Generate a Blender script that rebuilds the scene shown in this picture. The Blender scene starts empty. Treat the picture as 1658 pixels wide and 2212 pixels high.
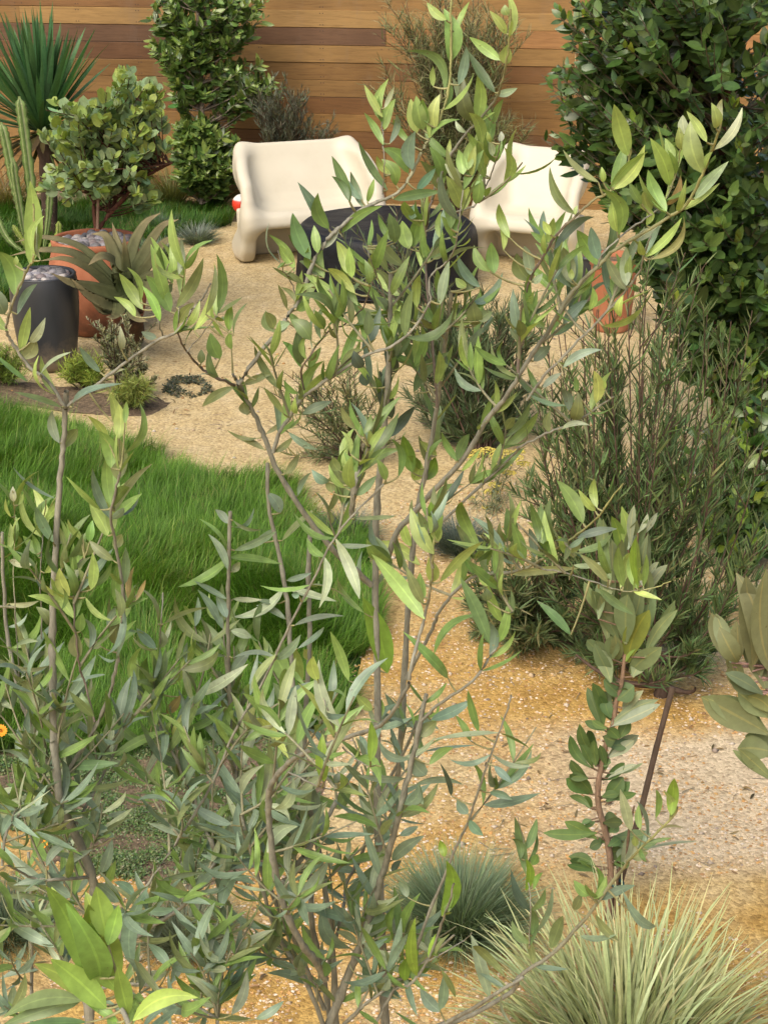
import bpy, math, random
import numpy as np
R = math.radians
rng = np.random.default_rng(7)
random.seed(7)
scn = bpy.context.scene
COL = bpy.data.collections.new("garden"); scn.collection.children.link(COL)

# ---------------------------------------------------------------- camera maths
CAMH, PITCH, FPX = 3.6, R(22.0), 3724.0
CX, CY = 829.0, 1106.0
FW = np.array([0, math.cos(PITCH), -math.sin(PITCH)])
UP = np.array([0, math.sin(PITCH), math.cos(PITCH)])
CAM = np.array([0, 0, CAMH])
def ray(px, py):
    return FW + np.array([(px-CX)/FPX, 0, 0]) - UP*((py-CY)/FPX)
def P(px, py, Y):
    r = ray(px, py); return CAM + r*(Y/r[1])
def G(px, py, z=0.0):
    r = ray(px, py); return CAM + r*((z-CAMH)/r[2])
def vdepth(p):
    return float(np.dot(np.asarray(p)-CAM, FW))

# ---------------------------------------------------------------- object helpers
def tag(o, label=None, cat=None, group=None, kind=None):
    if label: o["label"] = label
    if cat: o["category"] = cat
    if group: o["group"] = group
    if kind: o["kind"] = kind
    return o
def thing(name, label, cat, loc, group=None):
    o = bpy.data.objects.new(name, None); COL.objects.link(o)
    o.empty_display_size = 0.1
    o.location = [float(v) for v in loc]
    return tag(o, label, cat, group)
def wloc(o):
    l = np.zeros(3)
    while o is not None:
        l = l + np.array(o.location); o = o.parent
    return l

class Geo:
    """collects verts, quads / tris and a colour per vertex"""
    def __init__(s): s.V = []; s.F4 = []; s.F3 = []; s.C = []; s.n = 0
    def add(s, V, F, C=(1, 1, 1, 1)):
        V = np.asarray(V, dtype=np.float64).reshape(-1, 3); F = np.asarray(F, dtype=np.int64)
        C = np.asarray(C, dtype=np.float32)
        if C.ndim == 1:
            if len(C) == 3: C = np.append(C, 1.0)
            C = np.tile(C, (len(V), 1))
        if len(F):
            if F.shape[1] == 4: s.F4.append(F+s.n)
            else: s.F3.append(F+s.n)
        s.V.append(V); s.C.append(C); s.n += len(V)
    def build(s, name, mat, parent=None, smooth=True):
        V = np.concatenate(s.V) if s.V else np.zeros((0, 3))
        if parent is not None: V = V - wloc(parent)
        F4 = np.concatenate(s.F4) if s.F4 else np.zeros((0, 4), int)
        F3 = np.concatenate(s.F3) if s.F3 else np.zeros((0, 3), int)
        me = bpy.data.meshes.new(name)
        me.vertices.add(len(V)); me.vertices.foreach_set("co", V.astype(np.float32).ravel())
        nl = F4.size+F3.size
        me.loops.add(nl); me.loops.foreach_set("vertex_index", np.concatenate([F4.ravel(), F3.ravel()]).astype(np.int32))
        np_ = len(F4)+len(F3)
        me.polygons.add(np_)
        st = np.concatenate([np.arange(len(F4))*4, len(F4)*4+np.arange(len(F3))*3]).astype(np.int32)
        me.polygons.foreach_set("loop_start", st)
        me.polygons.foreach_set("use_smooth", np.full(np_, smooth, dtype=bool))
        me.update(calc_edges=True)
        ca = me.color_attributes.new("tint", 'FLOAT_COLOR', 'POINT')
        ca.data.foreach_set("color", np.concatenate(s.C).astype(np.float32).ravel())
        me.validate()
        me.materials.append(mat)
        o = bpy.data.objects.new(name, me); COL.objects.link(o)
        if parent is not None: o.parent = parent
        return o

def grid_faces(nr, nc, closed=False):
    f = []
    cc = nc if closed else nc-1
    for i in range(nr-1):
        for j in range(cc):
            k = (j+1) % nc
            f.append((i*nc+j, i*nc+k, (i+1)*nc+k, (i+1)*nc+j))
    return np.array(f)
def norm(a):
    a = np.asarray(a, float); return a/np.maximum(np.linalg.norm(a, axis=-1, keepdims=True), 1e-9)

# ---------------------------------------------------------------- noise
_perm = np.random.default_rng(3).random((256, 256))
def vnoise(x, y):
    x = np.asarray(x, float); y = np.asarray(y, float)
    xi = np.floor(x).astype(int); yi = np.floor(y).astype(int)
    fx = x-xi; fy = y-yi
    fx = fx*fx*(3-2*fx); fy = fy*fy*(3-2*fy)
    g = lambda a, b: _perm[a % 256, b % 256]
    return (g(xi, yi)*(1-fx)+g(xi+1, yi)*fx)*(1-fy)+(g(xi, yi+1)*(1-fx)+g(xi+1, yi+1)*fx)*fy
def fbm(x, y, o=4):
    a = 0; s = 0.5; f = 1
    for k in range(o):
        a = a+s*vnoise(x*f+17*k, y*f-9*k); s *= .5; f *= 2
    return a

# ---------------------------------------------------------------- curves, tubes
def catmull(pts, sub=5):
    p = np.asarray(pts, float)
    if len(p) < 3 or sub < 2: 
        if len(p) == 2:
            t = np.linspace(0, 1, sub+1)[:, None]; return p[0]*(1-t)+p[1]*t
        return p
    q = np.vstack([2*p[0]-p[1], p, 2*p[-1]-p[-2]]); out = []
    for i in range(1, len(q)-2):
        for k in range(sub):
            t = k/sub
            a, b, c, d = q[i-1], q[i], q[i+1], q[i+2]
            out.append(.5*((2*b)+(c-a)*t+(2*a-5*b+4*c-d)*t*t+(-a+3*b-3*c+d)*t**3))
    out.append(p[-1]); return np.array(out)
def tube(geo, pts, radii, sides=7, col=(1, 1, 1, 1), cap=True, knobs=0.0):
    pts = np.asarray(pts, float); n = len(pts)
    radii = np.broadcast_to(np.asarray(radii, float), (n,)) if np.ndim(radii) else np.full(n, radii)
    T = norm(np.gradient(pts, axis=0))
    ref = np.array([0.31, 0.2, 0.93]); 
    N = norm(np.cross(T, np.where(np.abs(T@ref)[:, None] > .95, np.array([[1., 0, 0]]), ref[None])))
    B = np.cross(T, N)
    a = np.linspace(0, 2*np.pi, sides, endpoint=False)
    rr = radii[:, None]*np.ones((1, sides))
    if knobs: rr = rr*(1+knobs*(rng.random((n, 1))-.5)+knobs*.6*(rng.random((n, sides))-.5))
    V = pts[:, None]+N[:, None]*(np.cos(a)[None, :, None]*rr[..., None])+B[:, None]*(np.sin(a)[None, :, None]*rr[..., None])
    C = np.asarray(col, np.float32)
    geo.add(V.reshape(-1, 3), grid_faces(n, sides, True), C)
    if cap:
        V2 = np.vstack([V[-1], pts[-1]+T[-1]*radii[-1]*.4])
        geo.add(V2, np.array([(i, (i+1) % sides, sides) for i in range(sides)]), C)
def lathe(geo, prof, cx, cy, segs=64, col=(1, 1, 1, 1), wob=None):
    prof = np.asarray(prof, float); a = np.linspace(0, 2*np.pi, segs, endpoint=False)
    r = prof[:, 0][:, None]*np.ones((1, segs)); z = prof[:, 1][:, None]*np.ones((1, segs))
    if wob is not None: r, z = wob(r, z, a[None, :]*np.ones((len(prof), 1)))
    V = np.stack([cx+r*np.cos(a), cy+r*np.sin(a), z], -1)
    geo.add(V.reshape(-1, 3), grid_faces(len(prof), segs, True), col)

# ---------------------------------------------------------------- leaves (vectorised)
def prof_lance(u): return np.clip(np.sin(np.pi*np.clip(u, 0, 1)**.88)**.68*(1-.22*np.clip((u-.55)/.45, 0, 1)), 0.05, 1)
def prof_oval(u): return np.clip(np.sin(np.pi*np.clip(u, 0, 1)**.8)**.6, 0.06, 1)
def prof_round(u): return np.clip(np.sin(np.pi*np.clip(u, 0, 1)**.9)**.48, 0.06, 1)
def prof_obl(u): return np.clip((np.sin(np.pi*np.clip(u, 0, 1)**1.25)**.7), 0.14, 1)
def prof_needle(u): return np.clip(1-u**3, 0.12, 1)
def leaves(geo, B, D, N, L, W, col, prof=prof_lance, rows=6, bend=None, fold=0.18, side=None):
    """B base, D direction, N normal, L length, W full width, bend: sag at mid / tip drop fractions"""
    B = np.asarray(B, float).reshape(-1, 3); n = len(B)
    D = norm(np.broadcast_to(D, (n, 3))); N = np.broadcast_to(N, (n, 3))
    N = norm(N-D*np.sum(N*D, -1, keepdims=True)); S = np.cross(D, N)
    L = np.broadcast_to(L, (n,)).astype(float); W = np.broadcast_to(W, (n,)).astype(float)
    col = np.broadcast_to(np.asarray(col, float), (n, 3)) if np.ndim(col) == 1 else np.asarray(col, float)
    if bend is None: bend = np.zeros(n)
    bend = np.broadcast_to(bend, (n,)).astype(float)
    if side is None: side = np.zeros(n)
    side = np.broadcast_to(side, (n,)).astype(float)
    u = np.linspace(0, 1, rows); pr = prof(u); pr[-1] = 0.03
    v = np.array([-1., 0, 1.])
    U = u[None, :, None]; V_ = v[None, None, :]
    arc = 4*u*(1-u)
    off = (bend[:, None]*arc[None])[..., None]*L[:, None, None]
    sof = (side[:, None]*arc[None])[..., None]*L[:, None, None]
    across = W[:, None, None]*.5*pr[None, :, None]*V_
    lift = fold*np.abs(across)
    pos = (B[:, None, None]+D[:, None, None]*(L[:, None, None]*U)[..., None]
           + S[:, None, None]*(across+sof)[..., None]+N[:, None, None]*(lift+off)[..., None])
    nv = rows*3
    f0 = grid_faces(rows, 3)
    F = (f0[None]+(np.arange(n)*nv)[:, None, None]).reshape(-1, 4)
    C = np.empty((n, rows, 3, 4), np.float32)
    C[..., :3] = col[:, None, None, :]
    C[..., 3] = np.abs(v)[None, None, :]
    geo.add(pos.reshape(-1, 3), F, C.reshape(-1, 4))

def blades(geo, B, az, lean, L, W, bend, col, rows=4, tipcol=None, twist=0.0):
    """grass blades: base, azimuth, lean from vertical, length, width, extra bend"""
    B = np.asarray(B, float).reshape(-1, 3); n = len(B)
    u = np.linspace(0, 1, rows)
    th = lean[:, None]+bend[:, None]*u[None]**1.2
    dl = (L/(rows-1))[:, None]
    dh = np.sin(th)*dl; dz = np.cos(th)*dl
    h = np.concatenate([np.zeros((n, 1)), np.cumsum(dh[:, :-1], 1)], 1)
    z = np.concatenate([np.zeros((n, 1)), np.cumsum(dz[:, :-1], 1)], 1)
    ca, sa = np.cos(az)[:, None], np.sin(az)[:, None]
    cen = np.stack([B[:, 0:1]+h*ca, B[:, 1:2]+h*sa, B[:, 2:3]+z], -1)
    wid = W[:, None]*.5*np.clip(1-u**2.2, .06, 1)[None]*np.clip(.6+1.6*u, 0, 1)[None]
    sx = np.stack([-sa, ca, np.zeros_like(ca)], -1)
    if twist:
        t = (rng.random(n)-.5)[:, None]*twist
        up = np.stack([np.zeros_like(ca), np.zeros_like(ca), np.ones_like(ca)], -1)
        sx = norm(sx+up*t[..., None]+np.stack([ca, sa, 0*ca], -1)*((rng.random(n)-.5)*twist)[:, None, None])
    V = np.stack([cen-sx*wid[..., None], cen+sx*wid[..., None]], 2)
    f0 = grid_faces(rows, 2)
    F = (f0[None]+(np.arange(n)*rows*2)[:, None, None]).reshape(-1, 4)
    C = np.empty((n, rows, 2, 4), np.float32)
    col = np.broadcast_to(col, (n, 3))
    if tipcol is None: C[..., :3] = col[:, None, None]
    else:
        t = u[None, :, None, None]
        C[..., :3] = col[:, None, None]*(1-t)+np.broadcast_to(tipcol, (n, 3))[:, None, None]*t
    C[..., 3] = 1
    geo.add(V.reshape(-1, 3), F, C.reshape(-1, 4))

def jit(col, n, amt=.18, hue=.12):
    c = np.asarray(col, float)[None]*np.ones((n, 1))
    c = c*(1+amt*rng.standard_normal((n, 1)))
    c[:, 0] *= 1+hue*rng.standard_normal(n); c[:, 2] *= 1+hue*rng.standard_normal(n)
    return np.clip(c, .004, .9)
def rdir(n):
    return norm(rng.standard_normal((n, 3)))

# ---------------------------------------------------------------- materials
def mat(name):
    m = bpy.data.materials.new(name); m.use_nodes = True
    nt = m.node_tree; nt.nodes.clear()
    out = nt.nodes.new("ShaderNodeOutputMaterial")
    return m, nt, out
def lk(nt, a, b): nt.links.new(a, b)
def ramp(nt, fac, stops):
    r = nt.nodes.new("ShaderNodeValToRGB"); e = r.color_ramp.elements
    while len(e) < len(stops): e.new(.5)
    for i, (p, c) in enumerate(stops):
        e[i].position = p; e[i].color = (*c, 1) if len(c) == 3 else c
    lk(nt, fac, r.inputs[0]); return r.outputs[0]
def noise(nt, scale, detail=4, rough=.55, vec=None, dist=0.0):
    n = nt.nodes.new("ShaderNodeTexNoise"); n.inputs["Scale"].default_value = scale
    n.inputs["Detail"].default_value = detail; n.inputs["Roughness"].default_value = rough
    n.inputs["Distortion"].default_value = dist
    if vec is not None: lk(nt, vec, n.inputs["Vector"])
    return n.outputs["Fac"]
def objvec(nt, scale=(1, 1, 1)):
    t = nt.nodes.new("ShaderNodeTexCoord"); mp = nt.nodes.new("ShaderNodeMapping")
    mp.inputs["Scale"].default_value = scale
    lk(nt, t.outputs["Object"], mp.inputs["Vector"]); return mp.outputs[0]
def mixc(nt, fac, a, b, mode='MIX'):
    m = nt.nodes.new("ShaderNodeMix"); m.data_type = 'RGBA'; m.blend_type = mode
    for sock, v in ((m.inputs[0], fac), (m.inputs[6], a), (m.inputs[7], b)):
        if isinstance(v, (int, float)): sock.default_value = v
        elif isinstance(v, tuple): sock.default_value = (*v, 1) if len(v) == 3 else v
        else: lk(nt, v, sock)
    return m.outputs[2]
def maths(nt, op, a, b=0.0):
    m = nt.nodes.new("ShaderNodeMath"); m.operation = op
    for i, v in enumerate((a, b)):
        if isinstance(v, (int, float)): m.inputs[i].default_value = v
        else: lk(nt, v, m.inputs[i])
    return m.outputs[0]
def bump(nt, h, strength=.3, dist=.01, nrm=None):
    b = nt.nodes.new("ShaderNodeBump"); b.inputs["Strength"].default_value = strength
    b.inputs["Distance"].default_value = dist; lk(nt, h, b.inputs["Height"])
    if nrm is not None: lk(nt, nrm, b.inputs["Normal"])
    return b.outputs[0]
def princ(nt, out, col, rough=.6, spec=.5, nrm=None, sub=0.0):
    p = nt.nodes.new("ShaderNodeBsdfPrincipled")
    if isinstance(col, tuple): p.inputs["Base Color"].default_value = (*col, 1)
    else: lk(nt, col, p.inputs["Base Color"])
    if isinstance(rough, (int, float)): p.inputs["Roughness"].default_value = rough
    else: lk(nt, rough, p.inputs["Roughness"])
    p.inputs["Specular IOR Level"].default_value = spec
    if nrm is not None: lk(nt, nrm, p.inputs["Normal"])
    if out is not None: lk(nt, p.outputs[0], out.inputs[0])
    return p

def tint(nt):
    a = nt.nodes.new("ShaderNodeAttribute"); a.attribute_name = "tint"; return a
def leaf_mat(name, rough=.42, spec=.5, trans=.3, rib=(1.35, 1.33, 1.25), mott=.25, nscale=60):
    m, nt, out = mat(name); a = tint(nt)
    f = noise(nt, nscale, 3, .6, objvec(nt))
    c = mixc(nt, 1.0, a.outputs["Color"], ramp(nt, f, [(.3, (1-mott,)*3), (.7, (1+mott*.6,)*3)]), 'MULTIPLY')
    if rib:
        rf = maths(nt, 'LESS_THAN', a.outputs["Alpha"], .09)
        ribc = mixc(nt, 1.0, c, rib, 'MULTIPLY')
        c = mixc(nt, maths(nt, 'MULTIPLY', rf, .8), c, ribc)
    sp_ = noise(nt, nscale*2.3, 2, .5, objvec(nt))
    c = mixc(nt, maths(nt, 'MULTIPLY', ramp(nt, sp_, [(.70, (0, 0, 0)), (.76, (1, 1, 1))]), .55), c, (.10, .075, .03))
    bp = bump(nt, f, .25, .002)
    p = princ(nt, None, c, rough, spec, bp)
    t = nt.nodes.new("ShaderNodeBsdfTranslucent")
    lk(nt, mixc(nt, 1.0, c, (1.25, 1.3, .5), 'MULTIPLY'), t.inputs[0])
    ms = nt.nodes.new("ShaderNodeMixShader"); ms.inputs[0].default_value = trans
    lk(nt, p.outputs[0], ms.inputs[1]); lk(nt, t.outputs[0], ms.inputs[2]); lk(nt, ms.outputs[0], out.inputs[0])
    return m
def bark_mat(name, c1, c2, scale=60, rough=.75):
    m, nt, out = mat(name)
    v = objvec(nt, (1, 1, .35)); f = noise(nt, scale, 5, .65, v, .3)
    c = ramp(nt, f, [(.3, c1), (.7, c2)])
    c = mixc(nt, 1.0, c, tint(nt).outputs["Color"], 'MULTIPLY')
    princ(nt, out, c, rough, .3, bump(nt, f, .5, .004)); return m

M = {}
M['olive'] = leaf_mat("olive_leaf", .43, .5, .2)
M['leafgloss'] = leaf_mat("glossy_leaf", .33, .6, .2, (1.25, 1.25, 1.1), .2, 40)
M['leafmatte'] = leaf_mat("matte_leaf", .55, .35, .25, (1.15, 1.15, 1.1), .2, 40)
M['grass'] = leaf_mat("grass_blade", .5, .35, .35, None, .2, 8)
M['needle'] = leaf_mat("needle_leaf", .6, .3, .2, None, .2, 20)
M['bark_olive'] = bark_mat("olive_bark", (.15, .138, .122), (.34, .315, .28), 90)
M['bark_dark'] = bark_mat("dark_bark", (.045, .028, .02), (.13, .085, .06), 40)
M['bark_grey'] = bark_mat("grey_bark", (.13, .105, .08), (.27, .22, .17), 40)
# ================================================================ camera, light
cam = bpy.data.cameras.new("camera"); co = bpy.data.objects.new("camera", cam); COL.objects.link(co)
cam.sensor_fit = 'VERTICAL'; cam.sensor_height = 24.0; cam.lens = 24.0*FPX/2212.0
cam.clip_start = .05; cam.clip_end = 300
co.location = (0, 0, CAMH); co.rotation_euler = (R(90)-PITCH, 0, 0)
scn.camera = co
SUN_EL, SUN_AZ = R(50), R(208)         # azimuth from +Y clockwise: behind the camera, to the left
w = bpy.data.worlds.new("World"); scn.world = w; w.use_nodes = True
nt = w.node_tree; bg = nt.nodes["Background"]
sky = nt.nodes.new("ShaderNodeTexSky"); sky.sky_type = 'NISHITA'; sky.sun_disc = False
sky.sun_elevation = SUN_EL; sky.sun_rotation = SUN_AZ
sky.air_density = 1.0; sky.dust_density = 6.0; sky.ozone_density = 0.3
lk(nt, sky.outputs[0], bg.inputs[0]); bg.inputs[1].default_value = 0.15
sl = bpy.data.lights.new("sun", 'SUN'); so = bpy.data.objects.new("sun", sl); COL.objects.link(so)
sl.energy = 1.3; sl.angle = R(42); sl.color = (1.0, .965, .89)
sd = np.array([math.sin(SUN_AZ)*math.cos(SUN_EL), math.cos(SUN_AZ)*math.cos(SUN_EL), math.sin(SUN_EL)])
from mathutils import Vector
so.rotation_euler = Vector(sd).to_track_quat('Z', 'Y').to_euler(); so.location = (-6, -6, 12)
scn.view_settings.view_transform = 'Standard'; scn.view_settings.look = 'None'
scn.view_settings.gamma = 1.0; scn.view_settings.exposure = EXPOSURE = 0.47
scn.cycles.max_bounces = 6; scn.cycles.transparent_max_bounces = 6

# ================================================================ ground
def hgt(x, y):
    return .05*(fbm(x*.55+3, y*.55+8, 3)-.45)+.018*(fbm(x*2.3, y*2.3, 3)-.45)
def ground_mesh():
    xs = np.concatenate([np.linspace(-60, -6, 14)[:-1], np.linspace(-6, 6, 201), np.linspace(6, 60, 14)[1:]])
    ys = np.concatenate([np.linspace(-30, 1.5, 14)[:-1], np.linspace(1.5, 18.5, 281), np.linspace(18.5, 90, 14)[1:]])
    X, Y = np.meshgrid(xs, ys); Z = hgt(X, Y)
    far = np.clip((np.abs(X)-6)/6, 0, 1)+np.clip((Y-18)/4, 0, 1)+np.clip((1.5-Y)/4, 0, 1)
    Z = Z*(1-np.clip(far, 0, 1))
    g = Geo(); g.add(np.stack([X, Y, Z], -1).reshape(-1, 3), grid_faces(len(ys), len(xs))); return g
m, nt, out = mat("decomposed_granite")
v = objvec(nt)
big = noise(nt, .9, 4, .55, v, .4); mid = noise(nt, 6, 5, .6, v); fine = noise(nt, 95, 4, .75, v)
vo = nt.nodes.new("ShaderNodeTexVoronoi"); vo.inputs["Scale"].default_value = 70; lk(nt, v, vo.inputs["Vector"])
vo2 = nt.nodes.new("ShaderNodeTexVoronoi"); vo2.inputs["Scale"].default_value = 160; lk(nt, v, vo2.inputs["Vector"])
tan = ramp(nt, mid, [(.25, (.455, .34, .16)), (.5, (.52, .405, .21)), (.75, (.58, .475, .28))])
# the near part, where orange fines and pale crushed stone lie in drifts
sep = nt.nodes.new("ShaderNodeSeparateXYZ"); lk(nt, v, sep.inputs[0])
near = nt.nodes.new("ShaderNodeMapRange"); near.inputs[1].default_value = 8.8; near.inputs[2].default_value = 6.8; lk(nt, sep.outputs[1], near.inputs[0])
orange = ramp(nt, mid, [(.3, (.38, .225, .06)), (.7, (.54, .355, .11))])
c = mixc(nt, maths(nt, 'MULTIPLY', near.outputs[0], ramp(nt, big, [(.36, (0, 0, 0)), (.5, (1, 1, 1))])), tan, orange)
drift = noise(nt, 1.25, 4, .6, objvec(nt, (1, .8, 1)), .6)
right = nt.nodes.new("ShaderNodeMapRange"); right.inputs[1].default_value = .25; right.inputs[2].default_value = 1.0; lk(nt, sep.outputs[0], right.inputs[0])
band = maths(nt, 'SUBTRACT', 1.15, maths(nt, 'MULTIPLY', maths(nt, 'ABSOLUTE', maths(nt, 'SUBTRACT', sep.outputs[1], 5.95)), 1.15))
pale = maths(nt, 'MULTIPLY', right.outputs[0], ramp(nt, maths(nt, 'MULTIPLY', band, maths(nt, 'ADD', drift, .45)), [(.38, (0, 0, 0)), (.62, (1, 1, 1))]))
c = mixc(nt, maths(nt, 'MULTIPLY', pale, .85), c, (.60, .50, .345))
grain = ramp(nt, vo.outputs["Color"], [(.1, (.55, .52, .48)), (.5, (1, 1, 1)), (.95, (1.35, 1.38, 1.42))])
grain2 = ramp(nt, fine, [(.3, (.66, .62, .58)), (.55, (1, 1, 1)), (.8, (1.3, 1.3, 1.3))])
c = mixc(nt, .68, c, grain, 'MULTIPLY'); c = mixc(nt, .65, c, grain2, 'MULTIPLY')
h = maths(nt, 'ADD', maths(nt, 'MULTIPLY', vo.outputs["Distance"], -.6), maths(nt, 'MULTIPLY', fine, .9))
h = maths(nt, 'ADD', h, maths(nt, 'MULTIPLY', vo2.outputs["Distance"], -.3))
princ(nt, out, c, .9, .2, bump(nt, h, .65, .012))
tag(ground_mesh().build("ground", m), kind='structure')

# loose chips of stone on the near ground
def in_poly(px, py, poly):
    poly = np.asarray(poly); c = np.zeros(len(px), bool); j = len(poly)-1
    for i in range(len(poly)):
        xi, yi = poly[i]; xj, yj = poly[j]
        hit = ((yi > py) != (yj > py)) & (px < (xj-xi)*(py-yi)/(yj-yi+1e-12)+xi)
        c ^= hit; j = i
    return c
def stones(geo, B, size, col):
    n = len(B); o = np.array([[1, 0, 0], [0, 1, 0], [-1, 0, 0], [0, -1, 0], [0, 0, .7], [0, 0, -.6]], float)
    V = o[None]*(size[:, None, None]*(.6+.8*rng.random((n, 6, 1))))
    a = rng.random(n)*6.28; ca, sa = np.cos(a), np.sin(a)
    x = V[..., 0]*ca[:, None]-V[..., 1]*sa[:, None]; y = V[..., 0]*sa[:, None]+V[..., 1]*ca[:, None]
    V = np.stack([x*1.15, y, V[..., 2]], -1)+B[:, None]
    f = np.array([(0, 1, 4), (1, 2, 4), (2, 3, 4), (3, 0, 4), (1, 0, 5), (2, 1, 5), (3, 2, 5), (0, 3, 5)])
    F = (f[None]+(np.arange(n)*6)[:, None, None]).reshape(-1, 3)
    C = np.repeat(np.concatenate([col, np.ones((n, 1))], 1)[:, None], 6, 1)
    geo.add(V.reshape(-1, 3), F, C.reshape(-1, 4))
m, nt, out = mat("stone_chip"); princ(nt, out, tint(nt).outputs["Color"], .85, .25)
M['chip'] = m
n = 60000
yy = 4.3+5.2*rng.random(n)**1.3; xx = (rng.random(n)-.45)*yy*.52
keep = (fbm(xx*2.1, yy*2.1, 3) > .36)
xx, yy = xx[keep], yy[keep]; n = len(xx)
sz = .0018+.0066*rng.random(n)**2.6
pal = np.array([(.55, .42, .27), (.60, .50, .38), (.44, .25, .09), (.50, .32, .13), (.34, .20, .09), (.62, .54, .44), (.30, .24, .19)])
cc = pal[rng.choice(7, n, p=[.26, .17, .16, .2, .12, .05, .04])]*(.85+.3*rng.random((n, 1)))
g = Geo(); stones(g, np.stack([xx, yy, hgt(xx, yy)+sz*.3], -1), sz, cc)
tag(g.build("gravel_chips", M['chip'], smooth=False), "loose pale and orange stone chips scattered over the near sandy ground", "gravel", kind='stuff')

n = 900
yy = 4.4+8*rng.random(n)**1.2; xx = (rng.random(n)-.45)*yy*.52; sz = .005+.011*rng.random(n)**2.5
cc = pal[rng.choice(7, n)]*(.6+.4*rng.random((n, 1)))
g = Geo(); stones(g, np.stack([xx, yy, hgt(xx, yy)+sz*.25], -1), sz, cc)
tag(g.build("small_stones", M['chip']), "scattered small tan and brown stones lying on the sandy path", "stones", kind='stuff')
# dark soil showing under the ground cover and at plant feet
def sheet(name, polyD, m, dz=.006, EDGE=0.0):
    pts = np.array([G(x, y)[:2] for x, y in polyD])
    c = pts.mean(0); g = Geo(); per = catmull(np.vstack([pts, pts[:1]]), 6)[:-1]
    t = np.linspace(0, 1, 14)
    V = c[None, None]+(per[None]-c)*t[:, None, None]
    V[-1] += (fbm(per[:, 0]*9, per[:, 1]*9, 3)[:, None]-.45)*.10+(fbm(per[:, 0]*2.5, per[:, 1]*2.5, 3)[:, None]-.45)*.5*EDGE
    Z = hgt(V[..., 0], V[..., 1])+dz; Z[-1] -= dz+.004
    g.add(np.concatenate([V, Z[..., None]], -1).reshape(-1, 3), grid_faces(14, len(per), True))
    return g.build(name, m)
m, nt, out = mat("garden_soil"); v = objvec(nt); f = noise(nt, 45, 5, .7, v)
princ(nt, out, ramp(nt, f, [(.3, (.06, .045, .03)), (.55, (.17, .125, .08)), (.75, (.36, .27, .165))]), .95, .15, bump(nt, f, .8, .02)); M['soil'] = m
LAWN = [(-160, 880), (0, 886), (90, 896), (150, 925), (240, 968), (330, 992), (400, 1000), (450, 1030), (560, 1032), (615, 1068), (660, 1120), (745, 1145), (806, 1190), (818, 1270), (800, 1400), (750, 1540), (600, 1600), (420, 1630), (200, 1640), (0, 1650), (-200, 1640)]
BACKLAWN = [(-150, 470), (0, 462), (120, 446), (250, 440), (400, 446), (496, 462), (500, 484), (430, 500), (360, 520), (330, 560), (240, 600), (100, 640), (0, 660), (-150, 650)]
m, nt, out = mat("lawn_thatch"); f = noise(nt, 30, 4, .6, objvec(nt))
princ(nt, out, ramp(nt, f, [(.3, (.012, .028, .006)), (.7, (.03, .06, .012))]), .95, .1, bump(nt, f, .8, .03)); M['thatch'] = m
tag(sheet("lawn_ground", LAWN, M['thatch'], .008), kind='structure')
tag(sheet("back_lawn_ground", BACKLAWN, M['thatch'], .008), kind='structure')
tag(sheet("soil_patch", [(-80, 1600), (330, 1570), (600, 1590), (690, 1660), (680, 1760), (600, 1850), (400, 1915), (200, 1880), (60, 1800), (-80, 1770)], M['soil'], .007, 1.0), kind='structure')
tag(sheet("planting_bed", [(-60, 838), (60, 826), (200, 850), (360, 860), (330, 900), (150, 895), (40, 880), (-80, 880)], M['soil'], .005, .6), kind='structure')
tag(sheet("fence_bed", [(-200, 430), (150, 424), (480, 438), (560, 470), (520, 480), (400, 452), (100, 448), (-200, 468)], M['soil'], .005, .6), kind='structure')

def lawn(poly, n, Lm, base, tip, name, label, wid, clump=7.0):
    p = np.array([G(x, y)[:2] for x, y in poly]); lo, hi = p.min(0), p.max(0)
    x = lo[0]+(hi[0]-lo[0])*rng.random(n*2); y = lo[1]+(hi[1]-lo[1])*rng.random(n*2)
    wx = x+.42*(fbm(x*2.6, y*2.6, 4)-.47); wy = y+.42*(fbm(x*2.6+40, y*2.6, 4)-.47)
    vis = (np.abs(x) < (y*.27)+.4)
    k = in_poly(wx, wy, p) & vis; x, y = x[k][:n], y[k][:n]; n = len(x)
    hN = fbm(x*1.9+5, y*1.9, 3); mnd = fbm(x*clump*.45, y*clump*.45+9, 2)
    az = 2*np.pi*(fbm(x*1.7+50, y*1.7, 3)*2.2)+rng.standard_normal(n)*.75
    L = Lm*(.45+.9*mnd+.35*hN)*(.75+.5*rng.random(n))
    lean = .1+.5*rng.random(n); bend = .5+1.25*rng.random(n)
    t = np.clip((fbm(x*3.3, y*3.3+77, 4)-.28)*2.2+.4*rng.standard_normal(n), 0, 1)[:, None]
    bc = np.array(base)*(.75+.5*rng.random((n, 1))); tc = (np.array(tip[0])*(1-t)+np.array(tip[1])*t)*(.8+.4*rng.random((n, 1)))
    yel = rng.random(n) < .10*(fbm(x*4+9, y*4, 3) > .46); tc[yel] = (.27, .33, .06)
    dry = rng.random(n) < .02+.12*(fbm(x*5+30, y*5, 3) > .56); tc[dry] = (.30, .25, .10)
    lng = rng.random(n) < .06; L[lng] *= 1.45; bend[lng] *= .6; tc[lng] *= 1.35
    g = Geo(); blades(g, np.stack([x, y, hgt(x, y)], -1), az, lean, L, wid*(.6+.8*rng.random(n)), bend, bc, 4, tc)
    tag(g.build(name, M['grass']), label, "grass", kind='stuff')
lawn(LAWN, 130000, .145, (.035, .085, .010), ((.085, .205, .013), (.165, .315, .035)), "lawn_grass", "thick mounding bright green grass filling the front left lawn", .0034)
lawn(BACKLAWN, 36000, .12, (.03, .08, .012), ((.06, .16, .018), (.11, .24, .035)), "back_lawn_grass", "green lawn grass behind the terracotta pot, towards the fence", .006)

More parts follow.
